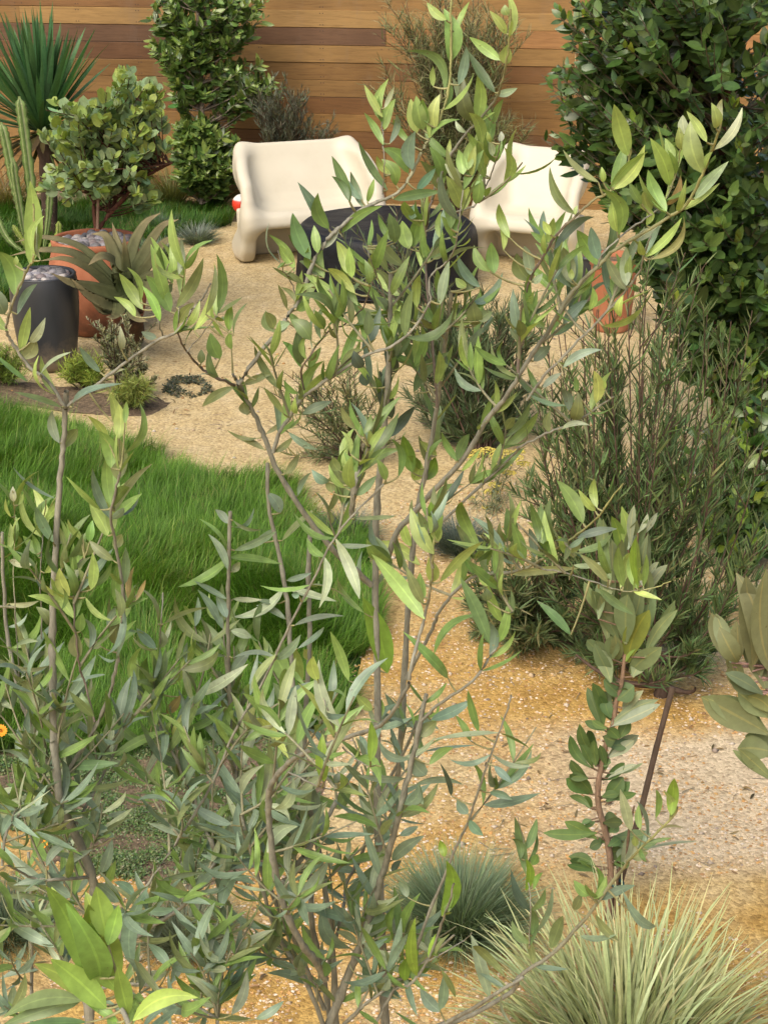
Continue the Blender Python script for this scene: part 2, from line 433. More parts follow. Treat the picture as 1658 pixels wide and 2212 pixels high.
# ================================================================ fence
FA = R(-8.0); fdir = np.array([math.cos(FA), math.sin(FA), 0]); fnor = np.array([math.sin(FA), -math.cos(FA), 0])
F0 = np.array([0.0, 17.2, 0.0])
m, nt, out = mat("fence_timber")
v = objvec(nt, (1, 1, 1)); a = tint(nt)
rot = nt.nodes.new("ShaderNodeMapping"); rot.inputs["Rotation"].default_value = (0, 0, -FA); rot.inputs["Scale"].default_value = (1.2, 8, 22)
off = nt.nodes.new("ShaderNodeVectorMath"); off.operation = 'ADD'
sc = nt.nodes.new("ShaderNodeVectorMath"); sc.operation = 'SCALE'; sc.inputs[3].default_value = 9.0
lk(nt, a.outputs["Color"], sc.inputs[0]); lk(nt, v, off.inputs[0]); lk(nt, sc.outputs[0], off.inputs[1]); lk(nt, off.outputs[0], rot.inputs[0])
g1 = noise(nt, 2.0, 6, .6, rot.outputs[0], 1.2)
c = mixc(nt, 1.0, a.outputs["Color"], ramp(nt, g1, [(.2, (.62, .56, .50)), (.5, (1, 1, 1)), (.8, (1.25, 1.22, 1.15))]), 'MULTIPLY')
blot = noise(nt, 1.3, 3, .5, v)
c = mixc(nt, 1.0, c, ramp(nt, blot, [(.35, (.80, .77, .74)), (.65, (1.1, 1.08, 1.04))]), 'MULTIPLY')
gw = noise(nt, 2.2, 5, .7, objvec(nt, (1, 1, .4)))
c = mixc(nt, maths(nt, 'MULTIPLY', ramp(nt, gw, [(.52, (0, 0, 0)), (.75, (1, 1, 1))]), .35), c, (.19, .15, .115))
princ(nt, out, c, .55, .3, bump(nt, g1, .25, .004)); M['timber'] = m
fx0, fx1 = -6.2, 6.2
fence = thing("board_fence", "long horizontal board fence of warm brown timber behind the garden", "fence", F0)
g = Geo(); gn = Geo()
def pxx(px, Y): return (px-829)/FPX*(Y*math.cos(PITCH)+(CAMH-1.5)*math.sin(PITCH))
frng = np.random.default_rng(11)
tones = [(.225, .132, .048), (.26, .157, .058), (.205, .116, .041), (.165, .086, .034), (.275, .172, .066), (.135, .068, .032)]
for k in range(-1, 15):
    z0, z1 = .04+.165*k+.0008, .04+.165*(k+1)-.0008
    x = fx0+((0.02-fx0) % 3.66)-3.66
    if k in (8, 11, 3): x += 1.83
    while x < fx1:
        a0, a1 = max(x, fx0)+.002, min(x+3.66, fx1)-.002
        if a1-a0 > .05:
            t = np.array(tones[frng.choice(6, p=[.27, .22, .2, .11, .12, .08])])*(.92+.16*frng.random())
            if k == 9 and a0 < -.1: t = np.array([.12, .067, .038])
            if k == 9 and a0 > -.1: t = np.array([.28, .15, .06])
            if k in (4, 5) : t = t*np.array([.95, .92, .87])
            if k == 12 and a0 < -.1: t = np.array([.2, .11, .055])
            nseg = 24; xs = np.linspace(a0, a1, nseg)
            wav = .0012*np.sin(xs*3+k)
            V = []
            dd = .003*frng.standard_normal()
            for d, zz in ((-.004, z0-.014), (-.004, z0), (.012, z0), (.018+dd, z0+.004), (.018+dd, z1-.004), (.012, z1), (0, z1)):  # includes a rear lip, added to block light through the board joints
                V.append(F0+fdir*xs[:, None]+fnor*d+np.array([0, 0, 1.])*(zz+wav)[:, None])
            V = np.array(V)
            g.add(V.reshape(-1, 3), grid_faces(7, nseg), t)
            # end caps
            for e in (0, -1):
                g.add(V[2:6, e], [(0, 1, 2, 3)], t*.5)
            for s in np.arange(math.ceil((a0-.0)/.61)*.61, a1, .61):
                for q in ((s-.012, s+.015) if abs((s % 3.66)-.02) > .1 else (s-.02, s+.05)):
                    if a0 < q < a1:
                        for zz in (z0+.028, z1-.028):
                            c0 = F0+fdir*q+fnor*(.0195+dd)+np.array([0, 0, zz])
                            an = np.linspace(0, 2*np.pi, 7)[:-1]
                            V2 = c0+fdir*(np.cos(an)*.006)[:, None]+np.array([0, 0, 1.])*(np.sin(an)*.006)[:, None]
                            gn.add(np.vstack([V2, c0+fnor*.002]), [(i, (i+1) % 6, 6) for i in range(6)])
        x += 3.66
bd = g.build("board_panel", M['timber'], fence, smooth=False)
m, nt, out = mat("nail_rust"); princ(nt, out, (.07, .04, .025), .6, .4)
tag(gn.build("nail_heads", m, bd), kind='stuff')
m, nt, out = mat("post_timber"); princ(nt, out, (.10, .055, .03), .8, .2)
for s in np.arange(-4.88, 5.5, 1.22):
    g = Geo(); 
    c0 = F0+fdir*(s+.02)-fnor*.07
    V = np.array([c0+fdir*dx*.045+fnor*dy*.045+np.array([0, 0, z]) for z in (-.2, 2.45) for dx, dy in ((-1, -1), (1, -1), (1, 1), (-1, 1))])
    g.add(V, [(0, 1, 5, 4), (1, 2, 6, 5), (2, 3, 7, 6), (3, 0, 4, 7), (4, 5, 6, 7)])
    g.build("fence_post", m, fence, smooth=False)

# ================================================================ moulded seats (implicit surface -> surface nets)
def sd_poly(p, poly):
    poly = np.asarray(poly, float); n = len(poly)
    d = np.full(p.shape[:-1], 1e9); s = np.ones(p.shape[:-1]); j = n-1
    for i in range(n):
        e = poly[j]-poly[i]; w_ = p-poly[i]
        b = w_-e*np.clip((w_@e)/(e@e), 0, 1)[..., None]
        d = np.minimum(d, (b*b).sum(-1))
        c1 = p[..., 1] >= poly[i][1]; c2 = p[..., 1] < poly[j][1]; c3 = e[0]*w_[..., 1] > e[1]*w_[..., 0]
        f = (c1 & c2 & c3) | (~c1 & ~c2 & ~c3); s = np.where(f, -s, s); j = i
    return s*np.sqrt(d)
def sd_line(p, line):
    d = np.full(p.shape[:-1], 1e9)
    for a, b in zip(line[:-1], line[1:]):
        a = np.asarray(a); e = np.asarray(b)-a; w_ = p-a
        t = np.clip((w_@e)/(e@e), 0, 1)[..., None]
        d = np.minimum(d, np.linalg.norm(w_-e*t, axis=-1))
    return d
def smin(a, b, k):
    h = np.clip(.5+.5*(b-a)/k, 0, 1); return b*(1-h)+a*h-k*h*(1-h)
def ext(d2, dx, r):
    a = d2+r; b = dx+r
    return np.sqrt(np.maximum(a, 0)**2+np.maximum(b, 0)**2)+np.minimum(np.maximum(a, b), 0)-r
def surface_nets(S, lo, h):
    nx, ny, nz = S.shape; ins = S < 0
    crn = [(i, j, k) for i in (0, 1) for j in (0, 1) for k in (0, 1)]
    sl = lambda i, j, k: (slice(i, nx-1+i), slice(j, ny-1+j), slice(k, nz-1+k))
    cnt = sum(ins[sl(*c)].astype(int) for c in crn); act = (cnt > 0) & (cnt < 8)
    idx = -np.ones(act.shape, int); idx[act] = np.arange(act.sum())
    acc = np.zeros(act.shape+(3,)); num = np.zeros(act.shape)
    for a in range(8):
        for b in range(a+1, 8):
            ca, cb = np.array(crn[a]), np.array(crn[b])
            if np.abs(ca-cb).sum() != 1: continue
            sa, sb = S[sl(*ca)], S[sl(*cb)]; cr = (sa < 0) != (sb < 0)
            t = np.where(cr, sa/np.where(cr, sa-sb, 1), 0)
            acc += np.where(cr[..., None], ca+(cb-ca)*t[..., None], 0); num += cr
    ijk = np.argwhere(act); V = lo+h*(ijk+acc[act]/num[act][:, None])
    F = []
    for ax in range(3):
        u, v_ = [(1, 2), (2, 0), (0, 1)][ax]
        A = np.take(ins, range(0, S.shape[ax]-1), ax); B_ = np.take(ins, range(1, S.shape[ax]), ax)
        e = np.argwhere(A != B_)
        e = e[(e[:, u] > 0) & (e[:, v_] > 0) & (e[:, u] < S.shape[u]-1) & (e[:, v_] < S.shape[v_]-1)]
        du = np.zeros(3, int); du[u] = 1; dv = np.zeros(3, int); dv[v_] = 1
        q = [e-du-dv, e-dv, e, e-du]
        Q = np.stack([idx[tuple(x.T)] for x in q], 1)
        fl = A[tuple(e.T)]; Q[~fl] = Q[~fl][:, ::-1]; F.append(Q)
    return V, np.concatenate(F)
SIDE = [(.44, .93), (.27, .885), (.10, .785), (0, .70), (-.06, .57), (-.085, .42), (-.06, .25), (-.005, .1), (.05, .01), (.13, 0), (.24, .0), (.35, .05), (.37, .14), (.25, .27), (.16, .37), (.15, .44), (.22, .51), (.31, .63), (.41, .76), (.50, .86), (.55, .90), (.52, .935)]
def seat_mesh(hw):
    h = .016; lo = np.array([-hw-.12, -.2, -.06]); hi = np.array([hw+.12, .72, 1.06])
    nn = np.ceil((hi-lo)/h).astype(int); ax = [lo[i]+h*np.arange(nn[i]) for i in range(3)]
    YZ = np.stack(np.meshgrid(ax[1], ax[2], indexing='ij'), -1)
    ds = sd_poly(YZ, SIDE)
    bk = sd_line(YZ, [(.535, .93), (.46, .80), (.37, .65), (.31, .54), (.25, .46), (.18, .415), (.10, .40), (.0, .41)])-.036
    lip = sd_line(YZ, [(.0, .41), (-.045, .395), (-.06, .355)])-.04
    bk = smin(bk, lip, .03)
    lg = sd_line(YZ, [(.36, .40), (.33, .2), (.34, .02)])-.028
    x = ax[0][:, None, None]
    inset = .085*np.exp(-((ax[2]-.50)/.17)**2)[None, :]*np.clip((ax[1]-.0)/.22, 0, 1)[:, None]+.085*np.clip((ax[2]-.58)/.3, 0, 1)[None, :]*np.clip((ax[1]-.12)/.4, 0, 1)[:, None]
    d = None
    for s in (-1, 1):
        e = ext(ds[None], np.abs(x-s*(hw-.06-inset[None]))-(.058+.02*np.clip(1-ax[2]/.45, 0, 1))[None, None], .055)
        d = e if d is None else np.minimum(d, e)
    shell = ext(bk[None], np.abs(x)-(hw-.05-inset[None]), .02)
    d = smin(d, shell, .15)
    d = smin(d, ext(lg[None], np.abs(x)-(hw-.05), .02), .05)
    return surface_nets(d, lo, h)
m, nt, out = mat("moulded_plastic")
f = noise(nt, 3, 3, .5, objvec(nt)); f2 = noise(nt, 400, 2, .5, objvec(nt))
f4 = noise(nt, 7, 6, .7, objvec(nt)); sz_ = nt.nodes.new('ShaderNodeSeparateXYZ'); lk(nt, objvec(nt), sz_.inputs[0])
low = nt.nodes.new('ShaderNodeMapRange'); low.inputs[1].default_value = .16; low.inputs[2].default_value = -.02; lk(nt, sz_.outputs[2], low.inputs[0])
c = ramp(nt, f, [(.3, (.51, .47, .36)), (.7, (.56, .515, .40))])
c = mixc(nt, maths(nt, 'MULTIPLY', maths(nt, 'MULTIPLY', low.outputs[0], ramp(nt, f4, [(.35, (0, 0, 0)), (.65, (1, 1, 1))])), .7), c, (.36, .27, .15))
c = mixc(nt, maths(nt, 'MULTIPLY', ramp(nt, f4, [(.5, (0, 0, 0)), (.75, (1, 1, 1))]), .16), c, (.40, .34, .23))
princ(nt, out, c, .45, .4, bump(nt, f2, .05, .001)); M['plastic'] = m
def place_seat(name, label, cat, base, ang, hw, group=None):
    V, F = seat_mesh(hw)
    ex = np.array([math.cos(ang), math.sin(ang), 0]); ey = np.array([-math.sin(ang), math.cos(ang), 0])
    b = np.array([base[0], base[1], float(hgt(base[0], base[1]))])
    W_ = b+V[:, :1]*ex+V[:, 1:2]*ey+V[:, 2:]*np.array([0, 0, .97])
    t = thing(name, label, cat, b, group)
    g = Geo(); g.add(W_, F); g.build("moulded_shell", M['plastic'], t)
    return t, ex, ey, b
fl_ = G(530, 566); a1 = R(19)
b1 = fl_+np.array([math.cos(a1), math.sin(a1), 0])*.585-np.array([-math.sin(a1), math.cos(a1), 0])*.12
place_seat("garden_bench", "cream moulded plastic two-seat bench left of the round black table", "bench", b1, a1, .64, "cream moulded seats around the table")
a2 = R(-23)
f2_ = G(1224, 588)
b2 = f2_-np.array([math.cos(a2), math.sin(a2), 0])*.39
place_seat("garden_bench", "cream moulded plastic seat half hidden behind the dark ficus tree", "bench", b2, a2, .47, "cream moulded seats around the table")
# red and white ball behind the bench
g = Geo(); c0 = P(522, 440, 15.15); u = np.linspace(0, np.pi, 17); cc = []
pr = np.stack([np.sin(u)*.085, .0-np.cos(u)*.085], -1)
an = np.linspace(0, 2*np.pi, 28, endpoint=False)
V = np.stack([pr[:, 0][:, None]*np.cos(an), pr[:, 0][:, None]*np.sin(an), pr[:, 1][:, None]*np.ones((1, 28))], -1)
colr = np.where((pr[:, 1] > .035)[:, None, None], np.array([.75, .72, .68]), np.array([.62, .045, .02]))*np.ones((17, 28, 1))
g.add((c0+V).reshape(-1, 3), grid_faces(17, 28, True), np.concatenate([colr, np.ones((17, 28, 1))], -1).reshape(-1, 4))
g2 = Geo(); tube(g2, [c0-[0, 0, .08], [c0[0], c0[1], .01]], [.02, .03], 10); 
m, nt, out = mat("glazed_red"); princ(nt, out, tint(nt).outputs["Color"], .35, .5)
rb = thing("garden_ornament", "small red and white rounded ornament peeping out behind the bench's side", "ornament", (c0[0], c0[1], 0))
g.build("globe", m, rb)
m, nt, out = mat("ornament_stem"); princ(nt, out, (.25, .22, .19), .6, .3); g2.build("stem", m, rb)

# ================================================================ round table under its black cover
tc = np.array([(836-829)/FPX*14.4, 14.02, 0]); tr, th = .735, .505
prof = [(0.02, th-.012), (.25, th-.012), (.45, th-.012), (.58, th-.012), (.64, th-.01), (.68, th-.006), (.70, th-.015), (.722, th-.04), (tr, th-.09), (tr+.002, th-.17), (tr-.004, .26), (tr-.002, .18), (tr+.006, .1), (tr+.004, .02), (tr-.01, .0)]
prof = catmull(np.array(prof), 3)
def wob(r, z, a):
    x, y = np.cos(a)*r, np.sin(a)*r
    side = np.clip((th-.03-z)/.2, 0, 1)
    fold = .016*(fbm(a*5+10, z*2.2+4, 3)-.45)+.012*np.abs(np.sin(a*7+2*np.sin(z*6)))**3
    top = (1-side)*(.014*(fbm(x*7+30, y*7, 4)-.45)+.01*(fbm(x*2.5, y*9, 3)-.45))
    return r+fold*side*1.3, np.maximum(z+top+.006*np.sin(a*6)*side*(z < .05), .004)
t = thing("round_table", "big round low table under a creased black fabric cover", "table", tc)
m, nt, out = mat("cover_fabric"); f = noise(nt, 9, 5, .65, objvec(nt), .8); f3 = noise(nt, 500, 2, .5, objvec(nt))
princ(nt, out, ramp(nt, f, [(.3, (.004, .005, .007)), (.7, (.010, .0115, .015))]), .55, .28, bump(nt, f, .35, .03, bump(nt, f3, .1, .001)))
g = Geo(); lathe(g, prof, tc[0], tc[1], 160, wob=wob); g.build("fabric_cover", m, t)
g = Geo(); 
for r_, z_ in ((tr+.009, .035),): 
    an = np.linspace(0, 2*np.pi, 80); tube(g, np.stack([tc[0]+np.cos(an)*r_, tc[1]+np.sin(an)*r_, z_+0*an], -1), .007, 6, cap=False)
g.build("hem", m, t)
# ================================================================ pots
m, nt, out = mat("pebble"); f = noise(nt, 30, 4, .6, objvec(nt)); 
princ(nt, out, mixc(nt, 1.0, tint(nt).outputs["Color"], ramp(nt, f, [(.3, (.8,)*3), (.7, (1.15,)*3)]), 'MULTIPLY'), .55, .4); M['pebble'] = m
def pebbles(cx, cy, z, rad, n, label, s=.034):
    g = Geo(); u = np.linspace(.05, np.pi-.05, 7); an = np.linspace(0, 2*np.pi, 9)[:-1]
    sph = np.stack([np.sin(u)[:, None]*np.cos(an), np.sin(u)[:, None]*np.sin(an), np.cos(u)[:, None]*np.ones((1, 8))], -1).reshape(-1, 3)
    f = grid_faces(7, 8, True)
    for i in range(n):
        r_ = rad*math.sqrt(random.random()); a = random.random()*6.28
        sc = s*(.7+.7*random.random())*np.array([1, .6+.3*random.random(), .45+.25*random.random()])
        b = random.random()*6.28; V = sph*sc; V[:, 2] += .25*V[:, 0]*random.uniform(-1, 1)
        V = np.stack([V[:, 0]*math.cos(b)-V[:, 1]*math.sin(b), V[:, 0]*math.sin(b)+V[:, 1]*math.cos(b), V[:, 2]], -1)
        cl = random.choice([(.13, .125, .13), (.20, .19, .20), (.09, .088, .095), (.28, .26, .25), (.17, .14, .14), (.38, .35, .32), (.23, .22, .24)])
        g.add(V+[cx+r_*math.cos(a), cy+r_*math.sin(a), z+random.uniform(0, .03)], f, cl)
    tag(g.build("river_pebbles", M['pebble']), label, "pebbles", kind='stuff')
def pot(name, label, cx, cy, body, rim, soilz, soilr, m, group=None, groove=None):
    z0 = float(hgt(cx, cy)); t = thing(name, label, "planter", (cx, cy, z0), group)
    g = Geo(); lathe(g, catmull(np.array([(r_, z_+z0) for r_, z_ in body]), 4), cx, cy, 72); g.build("pot_body", m, t)
    g = Geo(); lathe(g, np.array([(r_, z_+z0) for r_, z_ in rim]), cx, cy, 72); g.build("rim", m, t)
    g = Geo(); lathe(g, np.array([(.001, soilz+z0), (soilr*.5, soilz+z0), (soilr, soilz+z0)]), cx, cy, 40); g.build("soil", M['soil'], t)
    return t, z0
def dirty(nt, c, top, col, amt, sc=14):
    # soil splash and dust that has settled round the foot, with a ragged upper edge
    v = objvec(nt); z = nt.nodes.new("ShaderNodeSeparateXYZ"); lk(nt, v, z.inputs[0]); f = noise(nt, sc, 6, .7, v)
    r = nt.nodes.new("ShaderNodeMapRange"); r.inputs[1].default_value = top; r.inputs[2].default_value = 0; lk(nt, z.outputs[2], r.inputs[0])
    k = ramp(nt, maths(nt, 'MULTIPLY', f, maths(nt, 'ADD', r.outputs[0], .12)), [(.22, (0, 0, 0)), (.5, (1, 1, 1))])
    return mixc(nt, maths(nt, 'MULTIPLY', k, amt), c, col)
m, nt, out = mat("charcoal_glaze"); f = noise(nt, 5, 5, .6, objvec(nt, (1, 1, .3))); 
princ(nt, out, dirty(nt, ramp(nt, f, [(.3, (.018, .02, .023)), (.7, (.038, .04, .045))]), .35, (.22, .17, .11), .6), .42, .5, bump(nt, f, .08, .01)); M['charcoal'] = m
m, nt, out = mat("terracotta"); f = noise(nt, 6, 6, .65, objvec(nt, (1, 1, .5))); f2 = noise(nt, 60, 3, .6, objvec(nt))
c = ramp(nt, f, [(.3, (.26, .085, .04)), (.6, (.36, .14, .072)), (.8, (.43, .22, .13))])
princ(nt, out, dirty(nt, c, .5, (.10, .05, .03), .75, 8), .75, .25, bump(nt, f2, .2, .004)); M['terra'] = m
m, nt, out = mat("terracotta_bloom"); f = noise(nt, 4, 6, .65, objvec(nt, (1, 1, .6)), .6)
princ(nt, out, ramp(nt, f, [(.35, (.31, .11, .05)), (.6, (.40, .175, .095)), (.75, (.48, .29, .19))]), .8, .2, bump(nt, f, .15, .004)); M['terra2'] = m

bp = np.array([(99-829)/FPX*11.98, 11.63, 0]); BPZ = .665
body = [(.001, .0), (.12, .0), (.165, .006), (.19, .05), (.205, .16), (.222, .3), (.232, .42), (.236, .53), (.234, .6), (.229, .64), (.224, BPZ)]
rim = [(.226, BPZ-.012), (.227, BPZ), (.222, BPZ+.006), (.205, BPZ+.005), (.2, BPZ-.01), (.198, BPZ-.08)]
pot("charcoal_planter", "charcoal grey rounded planter filled with pebbles at the left edge", bp[0], bp[1], body, rim, BPZ-.045, .2, M['charcoal'])
pebbles(bp[0], bp[1], BPZ-.028, .175, 130, "grey river pebbles covering the soil of the charcoal planter")
tp = np.array([(211-829)/FPX*12.9, 12.6, 0]); TPZ = .70
body = [(.001, .0), (.2, .0), (.265, .01), (.31, .06), (.345, .16), (.362, .28), (.36, .40), (.345, .52), (.325, .60), (.312, .655)]
rim = [(.312, .65), (.318, .655), (.322, .67), (.322, TPZ-.01), (.316, TPZ), (.295, TPZ), (.288, TPZ-.01), (.285, TPZ-.09)]
pot("terracotta_planter", "wide terracotta planter with a round-leaved shrub and grey pebbles on top", tp[0], tp[1], body, rim, TPZ-.06, .287, M['terra'])
pebbles(tp[0], tp[1], TPZ-.04, .25, 170, "grey river pebbles covering the soil of the terracotta planter", .038)
rp = G(1326, 728)+np.array([0, .19, 0])
body = [(.001, 0), (.1, 0), (.125, .01), (.135, .05), (.145, .15), (.16, .32), (.172, .46), (.175, .5)]
rim = [(.176, .5), (.186, .505), (.188, .56), (.182, .567), (.165, .565), (.162, .5)]
pot("terracotta_pot", "tall plain terracotta pot behind the fine-leaved shrub on the right", rp[0], rp[1], body, rim, .52, .164, M['terra2'])
kp = G(1268, 690)+np.array([.05, .35, 0])
body = [(.001, 0), (.09, 0), (.12, .01), (.13, .06), (.14, .2), (.15, .4)]
rim = [(.15, .4), (.156, .405), (.156, .43), (.14, .43), (.138, .4)]
pot("black_pot", "small black pot mostly hidden behind the tall terracotta pot", kp[0], kp[1], body, rim, .4, .14, M['charcoal'])
# low rocks edging the back lawn
m, nt, out = mat("edging_rock"); f = noise(nt, 12, 6, .65, objvec(nt))
princ(nt, out, ramp(nt, f, [(.3, (.14, .10, .065)), (.7, (.34, .27, .18))]), .9, .2, bump(nt, f, .5, .03)); M['rock'] = m
for i, (px, py, s, lb) in enumerate([(140, 438, .30, "long low tan rock edging the back lawn behind the terracotta planter"), (60, 448, .2, "small tan rock at the back lawn edge beneath the yucca"), (330, 440, .16, "small tan rock at the foot of the fence vine")]):
    c0 = G(px, py); u = np.linspace(.02, np.pi-.02, 11); an = np.linspace(0, 2*np.pi, 17)[:-1]
    V = np.stack([np.sin(u)[:, None]*np.cos(an), np.sin(u)[:, None]*np.sin(an), np.cos(u)[:, None]*np.ones((1, 16))], -1)
    V = V*(1+.35*(vnoise(V[..., 0]*2+9*i+20, V[..., 1]*2+V[..., 2]*2+30)-.5))[..., None]*np.array([s, s*.5, s*.42])
    g = Geo(); g.add((c0+V).reshape(-1, 3), grid_faces(11, 16, True)); tag(g.build("edging_rock", M['rock']), lb, "rock", "rocks edging the back lawn")
# ================================================================ plants: generators
def qbez(a, b, c, n=7):
    t = np.linspace(0, 1, n)[:, None]; return (1-t)**2*a+2*t*(1-t)*b+t*t*c
def along(path, t):
    i = np.clip(t*(len(path)-1), 0, len(path)-1.001); k = i.astype(int); f = (i-k)[:, None]
    return path[k]*(1-f)+path[k+1]*f, norm(path[k+1]-path[k])
def twig_leaves(geo, path, n, L, W, col, t0=.35, spread=.9, prof=prof_lance, up=.25, rows=5, bend=-.08, ljit=.25, camt=0.0, fold=.18, amt=.2, hue=.1, tcol=None):
    t = np.sort(t0+(1-t0)*rng.random(n)); p, d = along(path, t)
    r = rdir(n); r = norm(r-d*np.sum(r*d, -1, keepdims=True))
    D = norm(d*(1-spread*.55)+r*spread+np.array([0, 0, up]))
    N = norm(np.array([0, 0, 1.])+.9*rdir(n)+camt*norm(CAM-p))
    c = jit(col, n, amt, hue)
    if tcol is not None:
        k = (t > .86) & (rng.random(n) < .75); c[k] = jit(tcol, int(k.sum()), .12, .06)
    Ls = L*(1+ljit*rng.standard_normal(n)).clip(.45, 1.6)*(1-.35*(t > .93))
    leaves(geo, p, D, N, Ls, W*(Ls/L)*(.85+.3*rng.random(n)), c, prof, rows, bend*(.4+1.2*rng.random(n)), fold, (rng.random(n)-.5)*.12)
def ell(n, c, r, shell=.5):
    d = rdir(n); q = (shell+(1-shell)*rng.random((n, 1))**.6)
    return np.asarray(c)+d*q*np.asarray(r)
def bush(name, label, cat, root, blobs, ntw, leaf, barkm, leafm, stem_r=.012, group=None, loc=None, lean_out=.35, foliage="foliage", stems="stems", trunk=None, hub=None):
    """blobs: (centre, radii, weight) ; leaf: dict for twig_leaves"""
    root = np.asarray(root, float)
    t = thing(name, label, cat, loc if loc is not None else root, group)
    gs, gl = Geo(), Geo()
    wts = np.array([b[2] for b in blobs], float); wts /= wts.sum()
    if trunk is not None: tube(gs, catmull(trunk, 4), np.linspace(stem_r*2.2, stem_r*1.1, len(catmull(trunk, 4))), 9, knobs=.15)
    for i in range(ntw):
        b = blobs[rng.choice(len(blobs), p=wts)]
        tip = ell(1, b[0], b[1], leaf.get('shell', .5))[0]
        if trunk is not None:
            tr_ = catmull(trunk, 4); zs = tr_[:, 2]
            k = np.argmin(np.abs(zs-(tip[2]-.35*np.linalg.norm(tip[:2]-tr_[:, :2].mean(0))-.1*rng.random()))); st = tr_[k]
        else: st = root
        mid = st*.45+tip*.55+np.array([0, 0, -lean_out*.35*np.linalg.norm(tip-st)*rng.random()])+.06*np.linalg.norm(tip-st)*rdir(1)[0]
        pa = qbez(st, mid, tip+np.array([0, 0, .12*np.linalg.norm(tip-st)]), 8)
        tube(gs, pa, np.linspace(stem_r*(.35+.4*rng.random()), stem_r*.12, 8), 5, cap=False)
        kw = {k: v for k, v in leaf.items() if k not in ('n', 'shell', 'mat')}
        twig_leaves(gl, pa, leaf['n'], **kw)
        # side twiglets
        for s in range(leaf.get('sub', 0)): pass
    gs.build(stems, barkm, t); gl.build(foliage, leafm, t)
    return t
def pz(px, py, Y): return P(px, py, Y)
def pxm(px, Y, z=1.0):  # metres per display pixel at Y
    return px*(Y*math.cos(PITCH)+(CAMH-z)*math.sin(PITCH))/FPX

# ---------------------------------------------------------------- ficus vine on the fence
YF = 16.7
tr = [pz(436, 440, YF), pz(438, 300, YF), pz(434, 180, YF), pz(428, 60, YF), pz(432, -80, YF)]
s = pxm(1, YF)
bush("fence_vine", "glossy green espaliered climber with bare trunk growing up the timber fence", "climber", G(436, 446),
     [(pz(455, 40, YF), (135*s, .32, 85*s), 5), (pz(400, 110, YF), (88*s, .28, 65*s), 2.4), (pz(500, 185, YF), (105*s, .24, 52*s), 2.4), (pz(560, 215, YF), (55*s, .2, 32*s), 1.2), (pz(400, 205, YF), (45*s, .2, 35*s), .8),
      (pz(450, 350, YF-.1), (85*s, .30, 72*s), 5.0), (pz(430, 285, YF-.05), (55*s, .22, 28*s), 1.0)], 430,
     dict(n=20, L=.098, W=.036, col=(.105, .175, .042), t0=.5, prof=prof_oval, up=.2, camt=.7, tcol=(.19, .27, .06), amt=.3), M['bark_grey'], M['leafgloss'], .014, trunk=tr)
# ---------------------------------------------------------------- yucca
YY = 15.6
yc = pz(92, 285, YY); t = thing("yucca", "spiky dark green yucca standing against the fence at the far left", "yucca", G(92, 455))
g = Geo(); tube(g, catmull([np.array([yc[0], yc[1], 0]), np.array([yc[0]+.02, yc[1], yc[2]*.5]), yc], 4), [.075]*4+[.07]*4+[.05], 10, knobs=.3); g.build("trunk", M['bark_dark'], t)
n = 190; g = Geo(); th_ = np.concatenate([.72*rng.random(90)**.7, .65+1.75*rng.random(100)]); ph_ = rng.random(n)*6.283
d = np.stack([np.sin(th_)*np.cos(ph_), np.sin(th_)*np.sin(ph_)*.8, np.cos(th_)], -1); d = norm(d)
L = 1.02*(.75+.3*rng.random(n))*(.72+.32*np.clip(d[:, 2], 0, 1))
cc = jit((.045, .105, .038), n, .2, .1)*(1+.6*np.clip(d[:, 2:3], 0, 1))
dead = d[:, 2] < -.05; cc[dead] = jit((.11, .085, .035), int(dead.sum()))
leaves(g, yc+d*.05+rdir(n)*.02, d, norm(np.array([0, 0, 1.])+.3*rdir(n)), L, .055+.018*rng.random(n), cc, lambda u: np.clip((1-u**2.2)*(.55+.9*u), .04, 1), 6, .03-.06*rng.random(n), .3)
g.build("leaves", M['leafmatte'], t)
# ---------------------------------------------------------------- round-leaved shrub in the terracotta pot
YM = 12.6; s = pxm(1, YM)
r0 = np.array([tp[0], tp[1], TPZ-.05])
t = thing("manzanita_shrub", "round-leaved grey-green shrub with dark red stems growing in the terracotta planter", "shrub", r0)
gs, gl = Geo(), Geo(); hubs = []
for pts in ([(208, 492), (203, 455), (206, 425), (214, 385), (225, 350)], [(214, 494), (232, 468), (246, 445), (262, 405), (270, 370)], [(206, 440), (188, 405), (165, 375), (150, 340)], [(232, 468), (275, 420), (310, 385), (345, 365), (372, 352)], [(214, 385), (235, 330), (262, 270), (272, 210), (271, 160)]):
    dy = rng.uniform(-.22, .22); pa = catmull([pz(x, y, YM+dy*k/4) for k, (x, y) in enumerate(pts)], 4)
    tube(gs, pa, np.linspace(.017, .007, len(pa)), 7, (.9, .5, .4, 1)); hubs.append(pa)
tube(gs, [pz(211, 494, YM-.03), pz(213, 400, YM-.03)], .012, 6, (2.2, 2.2, 2.1, 1))
